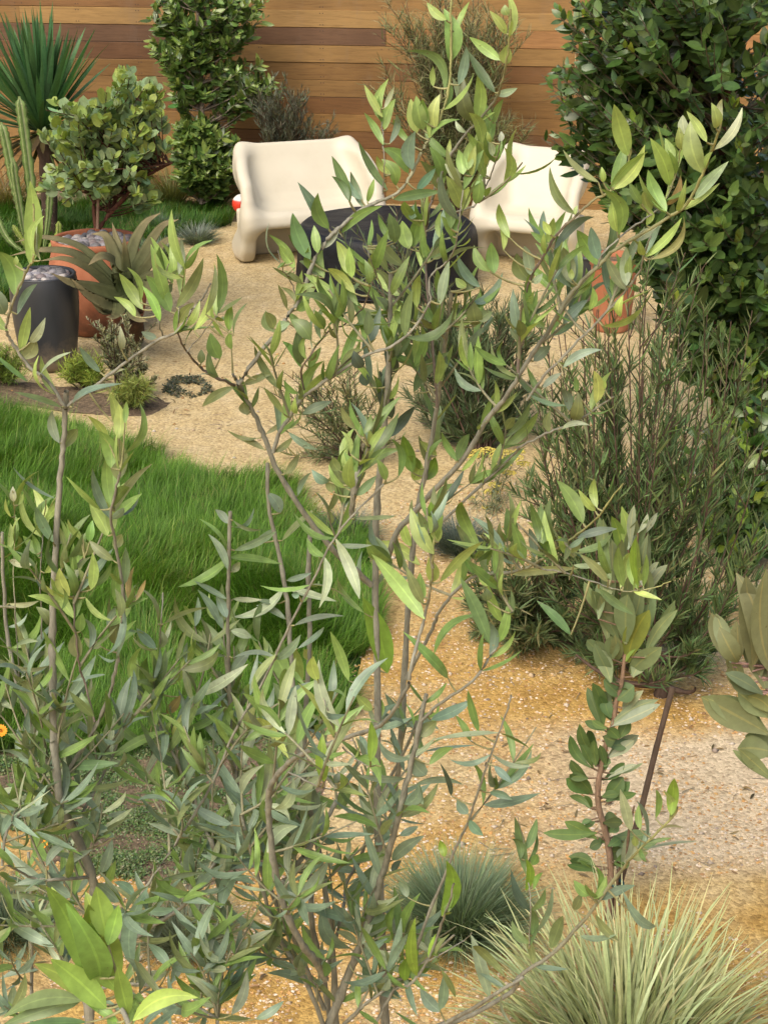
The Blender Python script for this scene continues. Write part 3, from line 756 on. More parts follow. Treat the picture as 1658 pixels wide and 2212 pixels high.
for i in range(240):
    b = [((150, 405), (65, 50)), ((325, 410), (60, 40)), ((222, 305), (120, 75)), ((150, 270), (75, 55)), ((270, 245), (65, 65)), ((310, 330), (60, 55)), ((225, 375), (95, 50)), ((272, 180), (14, 45)), ((330, 225), (28, 45)), ((215, 420), (40, 20))][rng.choice(10, p=[.08, .06, .22, .15, .13, .11, .12, .05, .06, .02])]
    a = rng.random()*6.28; q = math.sqrt(rng.random())
    tip = pz(b[0][0]+b[1][0]*q*math.cos(a), b[0][1]+b[1][1]*q*math.sin(a), YM+rng.uniform(-.38, .38))
    hp = hubs[rng.integers(len(hubs))]; st = hp[rng.integers(len(hp)//3, len(hp))]
    if tip[2] < st[2]-.1: st = hp[len(hp)//4]
    pa = qbez(st, st*.5+tip*.5+[0, 0, -.03], tip+np.array([0, 0, .03]), 7); 
    tube(gs, pa, np.linspace(.006, .003, 7), 5, (.8, .5, .4, 1), cap=False)
    twig_leaves(gl, pa, 14, .082, .063, (.24, .33, .165), .6, .75, prof_round, .45, 5, -.05, .22, .55, .1, .18, .08, (.27, .35, .085))
gs.build("stems", M['bark_dark'], t); gl.build("foliage", M['leafmatte'], t)
# ---------------------------------------------------------------- euphorbia columns in the charcoal planter
m, nt, out = mat("euphorbia_skin"); f = noise(nt, 30, 3, .6, objvec(nt)); a = tint(nt)
princ(nt, out, mixc(nt, 1.0, a.outputs["Color"], ramp(nt, f, [(.3, (.8,)*3), (.7, (1.15,)*3)]), 'MULTIPLY'), .5, .35); M['euph'] = m
r0 = G(78, 558); YC = float(r0[1]); t = thing("column_cactus", "pale ribbed green column cactus with spiny edges growing behind the charcoal planter", "cactus", r0)
def euph(geo, gsp, path, w, col, c2):
    pa = catmull(path, 7); n = len(pa); T = norm(np.gradient(pa, axis=0))
    A = norm(np.cross(T, [0.2, 1, 0.1])); B_ = np.cross(T, A); ns = 16; an = np.linspace(0, 2*np.pi, ns, endpoint=False)
    V = []; C = []
    for i in range(n):
        k = i/(n-1); ww = w*(.4+.6*math.sin(min(1, k*1.9)*1.57))*(1 if k < .93 else max(.25, (1-k)/.07))
        rr = ww*np.where(np.arange(ns) % 4 == 0, 1+.16*math.sin(i*2.1), np.where(np.arange(ns) % 2 == 0, .36, .62))
        V.append(pa[i]+A[i]*(rr*np.cos(an))[:, None]+B_[i]*(rr*np.sin(an))[:, None])
        C.append(np.where((np.arange(ns) % 4 == 2)[:, None], np.array(c2), np.array(col)))
    V = np.concatenate(V)
    C = np.concatenate(C); C = np.concatenate([C, np.ones((len(C), 1))], 1)
    geo.add(V, grid_faces(n, ns, True), C)
    for i in range(1, n-1):
        for q in range(0, ns, 4):
            b0 = V[i*ns+q]; o_ = norm(b0-pa[i])
            for sgn in (-1, 1):
                d = norm(o_+.5*sgn*T[i]+.3*rng.standard_normal(3)); s_ = np.cross(d, T[i])*.0018
                gsp.add([b0-s_, b0+s_, b0+d*.022], [(0, 1, 2)], (.42, .36, .22))
EUC = [([(80, 560), (76, 500), (70, 440), (66, 394), (56, 310), (48, 250), (42, 208)], .050), ([(70, 560), (56, 500), (42, 440), (33, 404), (22, 350), (12, 300), (3, 264)], .047), ([(66, 560), (52, 500), (42, 440), (34, 392), (28, 340)], .038),
       ([(92, 560), (104, 480), (108, 430), (112, 400), (121, 372)], .034), ([(95, 560), (112, 530), (126, 505), (127, 478)], .027), ([(70, 560), (58, 535), (44, 512), (28, 486)], .027), ([(72, 560), (20, 520), (-6, 470), (-20, 420)], .035)]
gbs = []
g = Geo(); gsp = Geo()
for i, (pts, w_) in enumerate(EUC):
    g = Geo(); gsp = Geo()
    euph(g, gsp, [pz(x, y, YC+(.08*math.sin(i*2.4))*(j/len(pts))) for j, (x, y) in enumerate(pts)], w_, (.13, .20, .055) if w_ > .03 else (.2, .27, .05), (.36, .40, .20) if w_ > .03 else (.36, .38, .12))
    b = g.build("column", M['euph'], t); sp = gsp.build("spines", M['euph'], b, smooth=False); tag(sp, kind='stuff')
# ---------------------------------------------------------------- aloe
m, nt, out = mat("aloe_skin"); f = noise(nt, 14, 4, .6, objvec(nt)); a = tint(nt)
princ(nt, out, mixc(nt, 1.0, a.outputs["Color"], ramp(nt, f, [(.3, (.75,)*3), (.7, (1.2,)*3)]), 'MULTIPLY'), .6, .22); M['aloe'] = m
YA = 11.75; ab = pz(288, 662, YA)
t = thing("aloe", "large olive-brown aloe with long recurving leaves in front of the terracotta planter", "aloe", G(290, 735))
g = Geo(); tube(g, catmull([G(290, 735), pz(287, 700, YA), ab], 3), [.07]*6+[.06], 10, (.6, .45, .3, 1), knobs=.3); g.build("stem", M['bark_dark'], t)
def thick_leaf(geo, path, w, th, col, tipc):
    pa = catmull(path, 5); n = len(pa); T = norm(np.gradient(pa, axis=0))
    S = norm(np.cross(T, np.array([0, -.75, .66])+.001)); Nn = np.cross(S, T)
    u = np.linspace(0, 1, n); pr = w*np.clip((1-u**1.9)*(.8+.4*u), .03, 1); hh = th*np.clip(1-u**1.2, .05, 1)
    rows = []
    for (sx, sz) in ((-1, .35), (-.5, -.25), (0, -.55), (.5, -.25), (1, .35), (.5, .05), (0, -.1), (-.5, .05)):
        rows.append(pa+S*(pr*.5*sx)[:, None]+Nn*(hh*sz*1.6+pr*.10*abs(sx)**2)[:, None])
    V = np.stack(rows, 1).reshape(-1, 3); C = (np.array(col)[None]*(1-u[:, None]**2)+np.array(tipc)[None]*u[:, None]**2)
    C = np.repeat(np.concatenate([C, np.ones((n, 1))], 1)[:, None], 8, 1).reshape(-1, 4)
    geo.add(V, grid_faces(n, 8, True), C)
R4 = lambda x, y: (x/4.453, 447+y/4.453)
AL = [((1150, 760), (800, 400), (400, 290), (150, 340), .05, 0), ((1100, 780), (760, 470), (400, 415), (95, 470), .06, -.1), ((1120, 820), (860, 600), (620, 500), (380, 520), .06, -.2), ((1200, 880), (900, 790), (700, 740), (500, 640), .10, -.4), ((1230, 900), (1080, 960), (860, 860), (690, 690), .10, -.35),
      ((1180, 720), (1120, 560), (980, 480), (850, 560), .11, -.45), ((1190, 720), (1110, 480), (1020, 280), (880, 260), .09, .1), ((1210, 700), (1170, 480), (1120, 300), (1080, 150), .07, .3), ((1230, 700), (1215, 520), (1205, 400), (1195, 250), .06, -.1), ((1250, 700), (1280, 400), (1400, 160), (1540, 60), .085, .1),
      ((1270, 740), (1400, 440), (1560, 190), (1720, 120), .085, 0), ((1290, 790), (1430, 560), (1600, 330), (1780, 310), .08, -.15), ((1300, 800), (1420, 690), (1560, 650), (1700, 660), .09, -.25), ((1270, 840), (1400, 760), (1520, 850), (1600, 960), .09, -.4), ((1150, 840), (1050, 1000), (980, 1000), (860, 880), .09, -.3), ((1220, 860), (1260, 1000), (1330, 1080), (1420, 1100), .09, -.45),
      ((1180, 860), (1150, 1010), (1100, 1060), (1020, 1060), .09, -.45), ((1240, 730), (1330, 600), (1420, 520), (1500, 420), .09, .2), ((1170, 760), (1000, 620), (880, 540), (720, 480), .07, .2)]
for i, (a_, b_, c_, d_, w_, dy) in enumerate(AL):
    w_ *= 1.35; g = Geo(); pts = [pz(*R4(*q), YA+dy*k) for q, k in ((a_, .1), (b_, .5), (c_, .85), (d_, 1.0))]
    pts = [ab+(pts[0]-ab)*.3]+pts
    br_ = .8+.4*rng.random(); thick_leaf(g, pts, w_*1.05, .014, (.048*br_, .066*br_, .024*br_), (.20, .16, .08)); g.build("leaf", M['aloe'], t)
# ---------------------------------------------------------------- needle-leaved shrubs
def needles(name, label, cat, root, tips, n, L, W, col, tcol=None, curl=.25, stem_r=.006, barkm='bark_dark', droop=.2, spread=.75, up=.3, group=None, t0=.2, rows=4, rootr=.02, hubs=0, curve=None, jitt=.2, prof=prof_needle, camt=0.0):
    root = np.asarray(root, float); t = thing(name, label, cat, root, group); gs, gl = Geo(), Geo()
    HB = []
    if hubs:
        hc = np.mean(np.array(tips), 0)
        tube(gs, catmull([root+[0, 0, -.03], root+[.01, 0, .08], root*.85+hc*.15], 4), np.linspace(.034, .024, 9), 9, knobs=.25)
        for i in range(hubs):
            a = 6.283*i/hubs+rng.random(); tg = np.asarray(tips[rng.integers(len(tips))], float)
            e = root+(tg-root)*np.array([.75, .75, .36]); s0 = root*.96+hc*.04+[0, 0, .01]
            pa = qbez(s0, s0*.5+e*.5+[.08*math.cos(a), .08*math.sin(a), -.06], e, 10); tube(gs, pa, np.linspace(.017, .005, 10), 7, cap=False, knobs=.15); HB.append(pa)
    for tip in tips:
        tip = np.asarray(tip, float)
        base = root+np.append(rng.standard_normal(2)*rootr, 0)
        if hubs:
            cand = np.concatenate([p[1:6] for p in HB]); dd_ = np.linalg.norm(cand-tip, axis=1)+.5*np.clip(cand[:, 2]-tip[2]+.15, 0, 9)+.25*rng.random(len(cand)); base = cand[int(np.argmin(dd_))]
        d = np.linalg.norm(tip-base)
        mid = base*.5+tip*.5+np.array([0, 0, droop*d*.3])-np.append((tip-base)[:2]*.12, 0)+rdir(1)[0]*d*.05
        if hubs: mid = np.array([base[0]*.25+tip[0]*.75, base[1]*.25+tip[1]*.75, base[2]*.7+tip[2]*.3])+rdir(1)[0]*d*.05
        pa = qbez(base, mid, tip, 10); tube(gs, pa, np.linspace(stem_r, stem_r*.35, 10), 5, cap=False)
        twig_leaves(gl, pa, max(16, int(n*min(1, d/.8))) if hubs else n, L, W, col, t0, spread, prof, up, rows, curl*(rng.random()-.35), .25, camt, .05, jitt, .1, tcol)
        for q in range(3):
            k = rng.integers(3, 9); st = pa[k]; dd = norm(norm(pa[-1]-pa[0])+.8*rdir(1)[0]+np.array([0, 0, .25])); ln = d*rng.uniform(.14, .3)
            pb = qbez(st, st+dd*ln*.5+rdir(1)[0]*.02, st+dd*ln, 5); tube(gs, pb, np.linspace(stem_r*.5, stem_r*.25, 5), 4, cap=False)
            twig_leaves(gl, pb, max(6, n//3), L*.9, W, col, .1, spread, prof, up, rows, curl*(rng.random()-.35), .25, camt, .05, jitt, .1, tcol)
    gs.build("stems", M[barkm], t); gl.build("foliage", M['needle'], t); return t
def fan(boxes, Yc, dY):
    o = []
    for (x0, x1, y0, y1, k) in boxes:
        for i in range(k): o.append(pz(rng.uniform(x0, x1), rng.uniform(y0, y1), Yc+rng.uniform(-dY, dY)))
    return o
# grey rosemary-like shrub behind the bench
needles("grey_shrub", "wispy grey-green shrub against the fence just behind the cream bench", "shrub", G(620, 452), fan([(545, 600, 190, 260, 18), (590, 665, 180, 270, 26), (660, 690, 230, 290, 8), (690, 735, 265, 300, 7), (560, 660, 270, 320, 20)], 16.4, .22), 60, .065, .0075, (.14, .155, .105), curl=.1, up=.4, spread=.6, camt=.3)
# wispy tall shrub on the fence
needles("wispy_shrub", "tall feathery olive-green shrub in front of the fence, between the two cream seats", "shrub", G(985, 470), fan([(870, 940, 40, 150, 16), (930, 1050, -40, 90, 26), (1030, 1110, 20, 150, 18), (900, 1060, 120, 230, 26), (840, 880, 0, 60, 4), (790, 870, 150, 240, 5), (1060, 1160, 200, 300, 9), (900, 1060, 230, 330, 14)], 16.2, .3), 80, .13, .0055, (.18, .205, .088), (.27, .26, .13), .5, .006, up=.15, spread=.7, droop=.3, prof=prof_needle, camt=.2)
# big fine-leaved grevillea on the right
YG = 6.9
needles("grevillea_shrub", "big fine-leaved green shrub under the dark ficus tree on the right", "shrub", G(1425, 1500), fan([(1170, 1330, 640, 860, 13), (1300, 1480, 600, 800, 17), (1450, 1640, 640, 800, 8), (1150, 1300, 860, 1100, 16), (1280, 1480, 850, 1100, 20), (1450, 1660, 840, 1100, 8), (1180, 1500, 1100, 1330, 24), (1500, 1680, 1120, 1380, 8), (1230, 1560, 1330, 1460, 34)], YG, .42), 72, .085, .0062, (.105, .165, .058), (.18, .205, .085), .2, .006, up=.35, spread=.62, t0=.08, camt=.3, jitt=.3, hubs=9)
needles("grevillea_shrub", "low spreading needle-leaved shrub on the sand left of the big fine-leaved one", "shrub", G(1150, 1385), fan([(980, 1130, 1180, 1330, 14), (1080, 1290, 1130, 1300, 16), (1000, 1300, 1290, 1410, 22), (1200, 1350, 1330, 1420, 10)], 7.2, .35), 60, .085, .0065, (.13, .175, .07), (.2, .19, .08), .2, .007, up=.2, spread=.65, t0=.2, camt=.3)
needles("grevillea_shrub", "dark needle-leaved shrub on open sand in front of the round black table", "shrub", G(1035, 985), fan([(900, 1010, 690, 800, 16), (980, 1150, 640, 760, 24), (950, 1170, 760, 900, 26), (880, 1000, 820, 930, 10), (880, 950, 560, 680, 7), (740, 880, 520, 620, 9)], 10.1, .38), 80, .095, .0065, (.095, .135, .06), (.15, .165, .08), .2, .007, up=.3, spread=.6, t0=.15, camt=.3)
needles("grevillea_shrub", "thin open needle-leaved shrub with sparse arching stems on the sandy path", "shrub", G(770, 1000), fan([(560, 640, 770, 860, 5), (610, 720, 800, 930, 8), (700, 820, 780, 900, 9), (620, 760, 900, 990, 7), (800, 880, 830, 960, 6)], 9.7, .3), 30, .085, .006, (.14, .17, .07), (.2, .18, .07), .15, .005, up=.15, spread=.75, t0=.15, droop=.35, camt=.2)
# small plants round the pots
needles("feathery_plant", "bright green feathery tuft at the foot of the charcoal planter", "plant", G(185, 838), fan([(150, 220, 770, 800, 16), (130, 240, 790, 830, 16)], 11.05, .12), 44, .075, .004, (.25, .33, .055), (.34, .42, .075), .1, .004, up=.35, spread=.9, t0=.1)
needles("feathery_plant", "bright green feathery tuft in the lower right of the planting bed by the pots", "plant", G(292, 872), fan([(240, 340, 830, 870, 20), (270, 320, 810, 850, 10)], 10.6, .12), 40, .075, .004, (.23, .28, .065), (.30, .34, .085), .1, .004, up=.2, spread=.9, t0=.1)
needles("feathery_plant", "bright green feathery tuft at the left edge beside the charcoal planter", "plant", G(12, 830), fan([(-30, 45, 740, 800, 18), (-30, 50, 780, 820, 10)], 11.1, .12), 40, .075, .004, (.2, .29, .055), (.28, .38, .07), .1, .004, up=.4, spread=.9, t0=.1)
needles("woolly_shrub", "upright grey-green woolly shrub in front of the aloe", "shrub", G(262, 850), fan([(200, 240, 690, 740, 7), (225, 285, 680, 740, 9), (250, 330, 720, 800, 12), (280, 340, 780, 830, 8)], 10.9, .16), 110, .03, .007, (.26, .27, .155), (.35, .34, .19), .1, .008, up=.5, spread=.9, t0=.3)
# ---------------------------------------------------------------- grasses
def clump(name, label, px, py, rad, n, L, wid, base, tip, lean=(.1, 1.1), bend=(.3, 1.0), mat_='grass', group=None, at=None, sq=1.0):
    c = np.array(at) if at is not None else G(px, py); c = np.array([c[0], c[1], float(hgt(c[0], c[1]))])
    r_ = rad*np.sqrt(rng.random(n)); a = rng.random(n)*6.283
    B = np.stack([c[0]+r_*np.cos(a), c[1]+r_*np.sin(a), np.full(n, c[2])], -1)
    az = a+.5*rng.standard_normal(n); q = rng.random(n)*.6+.4*r_/max(rad, 1e-6)
    g = Geo(); le = lean[0]+(lean[1]-lean[0])*q
    tcol = jit(tip, n, .2, .08)
    blades(g, B, az, le, L*(.65+.5*rng.random(n)), wid*(.6+.8*rng.random(n)), bend[0]+(bend[1]-bend[0])*rng.random(n), jit(base, n, .2, .08), 6, tcol, twist=1.2)
    o = g.build(name, M[mat_]); o.data.transform(__import__('mathutils').Matrix.Translation(-Vector(c))); o.location = c
    return tag(o, label, "grass", group)
FG = "clumps of blue fescue"
clump("blue_fescue", "round blue-green fescue clump on the sand left of the pale striped grass", 992, 2018, .075, 2800, .31, .0042, (.055, .085, .045), (.26, .34, .20), (.0, 1.25), (.2, .75), group=FG)
clump("blue_fescue", "blue fescue tuft on open sand just left of the cream bench's foot", 428, 524, .09, 700, .21, .006, (.09, .12, .10), (.25, .30, .25), (.1, 1.3), (.2, .8), group=FG)
clump("blue_fescue", "blue fescue tuft at the back lawn edge beside the aloe leaf tips", 345, 560, .08, 700, .24, .006, (.09, .12, .095), (.24, .29, .23), (.1, 1.2), (.2, .8), group=FG)
clump("blue_fescue", "small blue fescue tuft in the back lawn, highest of the three near the aloe", 352, 500, .08, 600, .20, .005, (.06, .085, .065), (.14, .19, .14), (.1, 1.2), (.2, .8), group=FG)
clump("blue_fescue", "blue fescue clump on the sand below the yellow flowers", 992, 1190, .08, 1200, .24, .003, (.055, .08, .065), (.17, .21, .18), (.05, 1.25), (.2, .8), group=FG)
clump("blue_fescue", "blue fescue clump at the right tip of the front lawn", 752, 1165, .07, 1000, .21, .003, (.06, .085, .065), (.18, .22, .18), (.05, 1.25), (.2, .8), group=FG)
clump("blue_fescue", "faded pale fescue clump under the olive leaves at lower left", 405, 2040, .08, 1500, .22, .0024, (.09, .11, .06), (.24, .27, .17), (.05, 1.3), (.3, 1.0), group=FG)
clump("blue_fescue", "dark green fescue clump at the lower left corner", 15, 2020, .08, 1300, .24, .0024, (.05, .08, .04), (.15, .19, .11), (.05, 1.3), (.3, 1.0), group=FG)
clump("striped_grass", "large pale green and cream striped grass clump at the lower right", 1350, 2310, .22, 760, .52, .0115, (.21, .25, .10), (.50, .53, .27), (.05, 1.0), (.15, 1.25), 'leafmatte')
def litter():
    n = 420; x = rng.random(n); k = rng.integers(0, 4, n); g = Geo(); B = []
    reg = [(60, 640, 1610, 2180), (1020, 1640, 1380, 1900), (850, 1250, 900, 1250), (120, 420, 780, 900)]
    for i in range(n):
        r_ = reg[k[i]]; b = G(rng.uniform(r_[0], r_[1]), rng.uniform(r_[2], r_[3])); b[2] = hgt(b[0], b[1])+.004; B.append(b)
    D = rdir(n)*[1, 1, .15]; leaves(g, np.array(B), D, norm(rdir(n)*.4+[0, 0, 1.]), .03+.03*rng.random(n), .006+.007*rng.random(n), jit((.22, .15, .075), n, .35, .1), prof_lance, 5, .1*rng.standard_normal(n), .3)
    tag(g.build("leaf_litter", M['leafmatte']), "dry brown fallen leaves scattered on the sand under the shrubs", "litter", kind='stuff')
litter()
# bent blades and dead thatch in the striped clump
sg = [o for o in COL.objects if o.name.startswith("striped_grass")][0]; c0 = np.array(sg.location); n = 320
a = rng.random(n)*6.283; r_ = .2*np.sqrt(rng.random(n)); g = Geo()
blades(g, np.stack([c0[0]+r_*np.cos(a), c0[1]+r_*np.sin(a), np.full(n, c0[2])], -1), a+.9*rng.standard_normal(n), .5+.8*rng.random(n), .2+.34*rng.random(n), .004+.006*rng.random(n), .2+1.9*rng.random(n), jit((.25, .19, .10), n), 6, jit((.42, .34, .19), n), twist=1.6)
g.build("dead_blades", M['leafmatte'], sg)
clump("sedge", "arching yellow-green sedge at the foot of the fence vine", 372, 446, .07, 420, .52, .007, (.09, .11, .035), (.26, .27, .10), (.1, .8), (.4, 1.5))
clump("sedge", "dry straw-coloured sedge at the far left beside the rocks", 20, 452, .1, 420, .5, .008, (.14, .12, .05), (.36, .30, .14), (.1, 1.0), (.3, 1.3))
clump("sedge", "dark arching sedge below the fence vine's leafy base", 462, 446, .09, 420, .45, .008, (.04, .06, .025), (.09, .12, .05), (.1, 1.0), (.4, 1.4))
# ---------------------------------------------------------------- ficus tree on the right, with its stake
YT = 9.3; s = pxm(1, YT, 1.8)
root = G(1590, 1090); root[1] = YT; root[0] = pz(1590, 900, YT)[0]; root[2] = 0
tr = [root, pz(1588, 800, YT), pz(1592, 500, YT), pz(1585, 250, YT), pz(1572, 60, YT), pz(1570, -150, YT)]
t = thing("ficus_tree", "dense dark green ficus tree with glossy leaves on the right", "tree", root)
gs, gl, gy = Geo(), Geo(), Geo(); trc = catmull(tr, 8); tube(gs, trc, np.linspace(.038, .03, len(trc)), 10, knobs=.12)
FB = [((1430, 90), (230, 150), .55, 5.2), ((1330, 60), (130, 110), .4, 2.2), ((1270, 205), (105, 70), .32, 2.0), ((1330, 290), (130, 70), .4, 2.3), ((1470, 300), (180, 130), .6, 3.2), ((1600, 200), (170, 220), .65, 3.6), ((1430, 430), (160, 80), .55, 2.8), ((1590, 470), (140, 120), .6, 3.2), ((1480, 545), (130, 65), .5, 2.0), ((1620, 620), (120, 70), .5, 1.8), ((1230, 330), (50, 50), .2, .5), ((1640, 850), (70, 120), .4, .7), ((1550, -20), (260, 90), .6, 3.0), ((1580, 740), (120, 130), .45, 5.0), ((1610, 960), (90, 180), .4, 4.5), ((1500, 640), (110, 50), .5, 1.2)]
wts = np.array([b[3] for b in FB]); wts /= wts.sum()
for i in range(760):
    b = FB[rng.choice(len(FB), p=wts)]; dd = rdir(1)[0]*(.35+.65*rng.random()**.6)
    tip = pz(b[0][0]+b[1][0]*dd[0], b[0][1]+b[1][1]*dd[2], YT+dd[1]*b[2]*1.5-.1)
    zt = tip[2]-.5*abs(tip[0]-root[0])-.15
    st = trc[np.argmin(np.abs(trc[:, 2]-max(.55, zt)))]
    mid = st*.4+tip*.6+np.array([0, 0, -.06])+rdir(1)[0]*.08
    pa = qbez(st, mid, tip+norm(tip-st)*.06+[0, 0, .04], 9)
    tube(gs, pa, np.linspace(.008*(.5+.8*rng.random()), .002, 9), 5, (.7, .7, .62, 1), cap=False)
    twig_leaves(gl, pa, 19, .094, .041, (.068, .122, .03), .5, .85, prof_oval, .12, 5, -.06, .2, .55, .14, .26, .1, (.11, .18, .04) if rng.random() < .55 else None)
    if rng.random() < .12: twig_leaves(gy, pa[-3:], 3, .075, .03, (.19, .27, .035), .5, .5, prof_oval, .7, 5, -.04, .2, .5)
gs.build("trunk", M['bark_grey'], t); gl.build("crown", M['leafgloss'], t); gy.build("new_leaves", M['leafgloss'], t)
m, nt, out = mat("stake_timber"); f = noise(nt, 25, 4, .6, objvec(nt, (1, 1, .1))); princ(nt, out, ramp(nt, f, [(.3, (.045, .018, .010)), (.7, (.11, .045, .025))]), .7, .25, bump(nt, f, .3, .004)); M['stake'] = m
g = Geo(); sb_ = pz(1546, 1020, 9.12); sb_[2] = 0
tube(g, [sb_, pz(1548, 800, 9.12), pz(1556, 500, 9.12), pz(1566, 100, 9.12), pz(1570, -60, 9.12)], .032, 12, cap=True)
st = thing("tree_stake", "round reddish-brown timber stake standing beside the ficus trunk", "stake", sb_); g.build("pole", M['stake'], st)
g = Geo(); c0 = pz(1572, 345, 9.18); an = np.linspace(0, 2*np.pi, 25)
tube(g, np.stack([c0[0]+.07*np.cos(an), c0[1]+.09*np.sin(an)*.9, c0[2]+0*an], -1), .007, 6, cap=False)
m, nt, out = mat("tie_rubber"); princ(nt, out, (.02, .02, .02), .6, .4); M['rubber'] = m; g.build("tie", m, st)
# low leafy shoots under the ficus
bush("leafy_shrub", "low bright green broad-leaved shrub below the ficus at the right edge", "shrub", G(1620, 1190), [(pz(1610, 1010, 8.4), (.22, .25, .25), 2), (pz(1600, 1150, 8.1), (.22, .2, .16), 2), (pz(1500, 1000, 8.3), (.2, .2, .22), 1.2), (pz(1630, 900, 8.6), (.22, .25, .3), 2), (pz(1560, 1120, 8.2), (.2, .2, .18), 1.5)], 150,
     dict(n=9, L=.085, W=.042, col=(.06, .115, .025), t0=.4, prof=prof_oval, camt=.5, tcol=(.16, .24, .03)), M['bark_dark'], M['leafgloss'], .006)
# ---------------------------------------------------------------- yellow flowers
fr = G(1060, 1110); t = thing("yellow_yarrow", "low grey-leaved plant with flat yellow flower heads on the sand", "flowering plant", fr)
gs, gl = Geo(), Geo()
FL = [(1030, 975, 1), (1052, 970, 1), (1075, 985, 1), (1085, 1000, 1), (1098, 1020, .8), (1110, 985, 1), (1120, 975, .7), (1070, 1045, .8), (1062, 1060, .9), (1010, 1060, .7), (1015, 1075, .5), (1130, 1000, .8), (1145, 1025, .5), (1050, 1095, .5), (1022, 985, .7), (1092, 975, .8)]
m, nt, out = mat("flower_petal"); princ(nt, out, tint(nt).outputs["Color"], .6, .3); M['petal'] = m
gl = Geo()
for i, (x, y, k) in enumerate(FL):
    tip = pz(x, y, 9.2+rng.uniform(-.25, .25)); pa = qbez(fr+np.append(rng.standard_normal(2)*.05, 0), fr*.4+tip*.6+[0, 0, .04], tip, 7)
    tube(gs, pa, .0022, 5, (.7, .8, .4, 1), cap=False); twig_leaves(gl, pa, 26, .035, .006, (.15, .17, .10), .05, .9, prof_lance, .2, 3)
    gf = Geo()
    for q in range(80):
        r_ = .052*k*math.sqrt(rng.random()); a = rng.random()*6.28; c0 = tip+[r_*math.cos(a), r_*math.sin(a), .006*rng.random()-.2*r_*r_/.04]
        stones(gf, c0[None], np.array([.0065*k**.5]), jit((.50, .42, .09), 1, .15, .05))
    gf.build("flower_head", M['petal'], t)
gs.build("stems", M['bark_olive'], t); gl.build("foliage", M['leafmatte'], t)
# ---------------------------------------------------------------- ground cover
def mat_cover(poly, n, label, cols, s=.011):
    p = np.array([G(x, y)[:2] for x, y in poly]); lo, hi = p.min(0), p.max(0)
    x = lo[0]+(hi[0]-lo[0])*rng.random(n); y = lo[1]+(hi[1]-lo[1])*rng.random(n)
    k = in_poly(x, y, p) & (fbm(x*6, y*6, 3)+.12*rng.random(n) > .40); x, y = x[k], y[k]; n = len(x)
    z = hgt(x, y)+.045*np.clip(fbm(x*7+3, y*7, 3)-.3, 0, 1)*rng.random(n)*2; B = np.stack([x, y, z], -1)
    g = Geo(); leaves(g, B, norm(rdir(n)*[1, 1, .5]+[0, 0, .25]), norm(rdir(n)*.5+[0, 0, 1.]), s*(.6+.8*rng.random(n)), s*.6*(.7+.6*rng.random(n)), np.concatenate([jit(c, n)[i::len(cols)] for i, c in enumerate(cols)])[:n], prof_oval, 4)
    tag(g.build("ground_cover", M['leafmatte']), label, "ground cover", kind='stuff')
mat_cover([(-60, 1610), (330, 1575), (590, 1600), (670, 1670), (660, 1760), (590, 1840), (400, 1910), (200, 1890), (60, 1800), (-60, 1770)], 140000, "small-leaved green ground cover on dark soil below the front lawn", [(.10, .175, .05), (.15, .22, .08), (.2, .23, .12)])
mat_cover([(370, 815), (450, 815), (460, 850), (400, 865), (350, 850)], 2500, "sparse grey-green seedlings on the sand right of the planting bed", [(.07, .08, .045), (.11, .12, .08)], .02)
g = Geo()
for i in range(260):
    x, y = rng.uniform(-40, 680), rng.uniform(1600, 1960); c0 = G(x, y)
    if i > 190: c0 = G(rng.uniform(1000, 1650), rng.uniform(1430, 1900))
    if i > 230: c0 = G(rng.uniform(350, 640), rng.uniform(790, 960))
    c0[2] = hgt(c0[0], c0[1])+.004; a = rng.random()*6.28; l = rng.uniform(.02, .10)
    e = np.array([math.cos(a)*l, math.sin(a)*l, rng.uniform(0, .01)])
    tube(g, qbez(c0, c0+e*.5+[rng.normal()*.01, rng.normal()*.01, .006], c0+e, 4), rng.uniform(.0008, .002), 4, jit((.9, .75, .55), 1)[0])
tag(g.build("twig_litter", M['bark_olive']), "dry fallen twigs and leaf litter lying on the sand and soil", "litter", kind='stuff')
# orange flowers
def daisy(px, py, Y, r_, label):
    tip = pz(px, py, Y); b = np.array([tip[0]+.02, tip[1]+.02, 0]); t = thing("orange_flower", label, "flower", b)
    gs = Geo(); tube(gs, qbez(b, (b+tip)/2+[.03, 0, .02], tip, 6), .002, 5, (.5, .8, .3, 1)); gs.build("stem", M['bark_olive'], t)
    n = 16; a = np.linspace(0, 2*np.pi, n, endpoint=False); nn = norm(np.array([.2, -.6, .8])); u_ = norm(np.cross(nn, [1., 0, 0])); w_ = np.cross(nn, u_)
    D = u_*np.cos(a)[:, None]+w_*np.sin(a)[:, None]
    g = Geo(); leaves(g, np.repeat(tip[None], n, 0), D, nn, r_, r_*.42, jit((.72, .27, .012), n, .1, .05), prof_obl, 5, -.1); g.build("petals", M['petal'], t)
    g = Geo(); stones(g, (tip+nn*.004)[None].repeat(14, 0)+rdir(14)*r_*.15, np.full(14, r_*.13), jit((.45, .16, .01), 14)); g.build("flower_centre", M['petal'], t)
daisy(1, 1578, 4.6, .022, "orange daisy-like flower at the left edge below the lawn")
daisy(94, 1823, 4.9, .016, "small orange flower among the olive leaves at lower left")
FILL_BR = 0.5
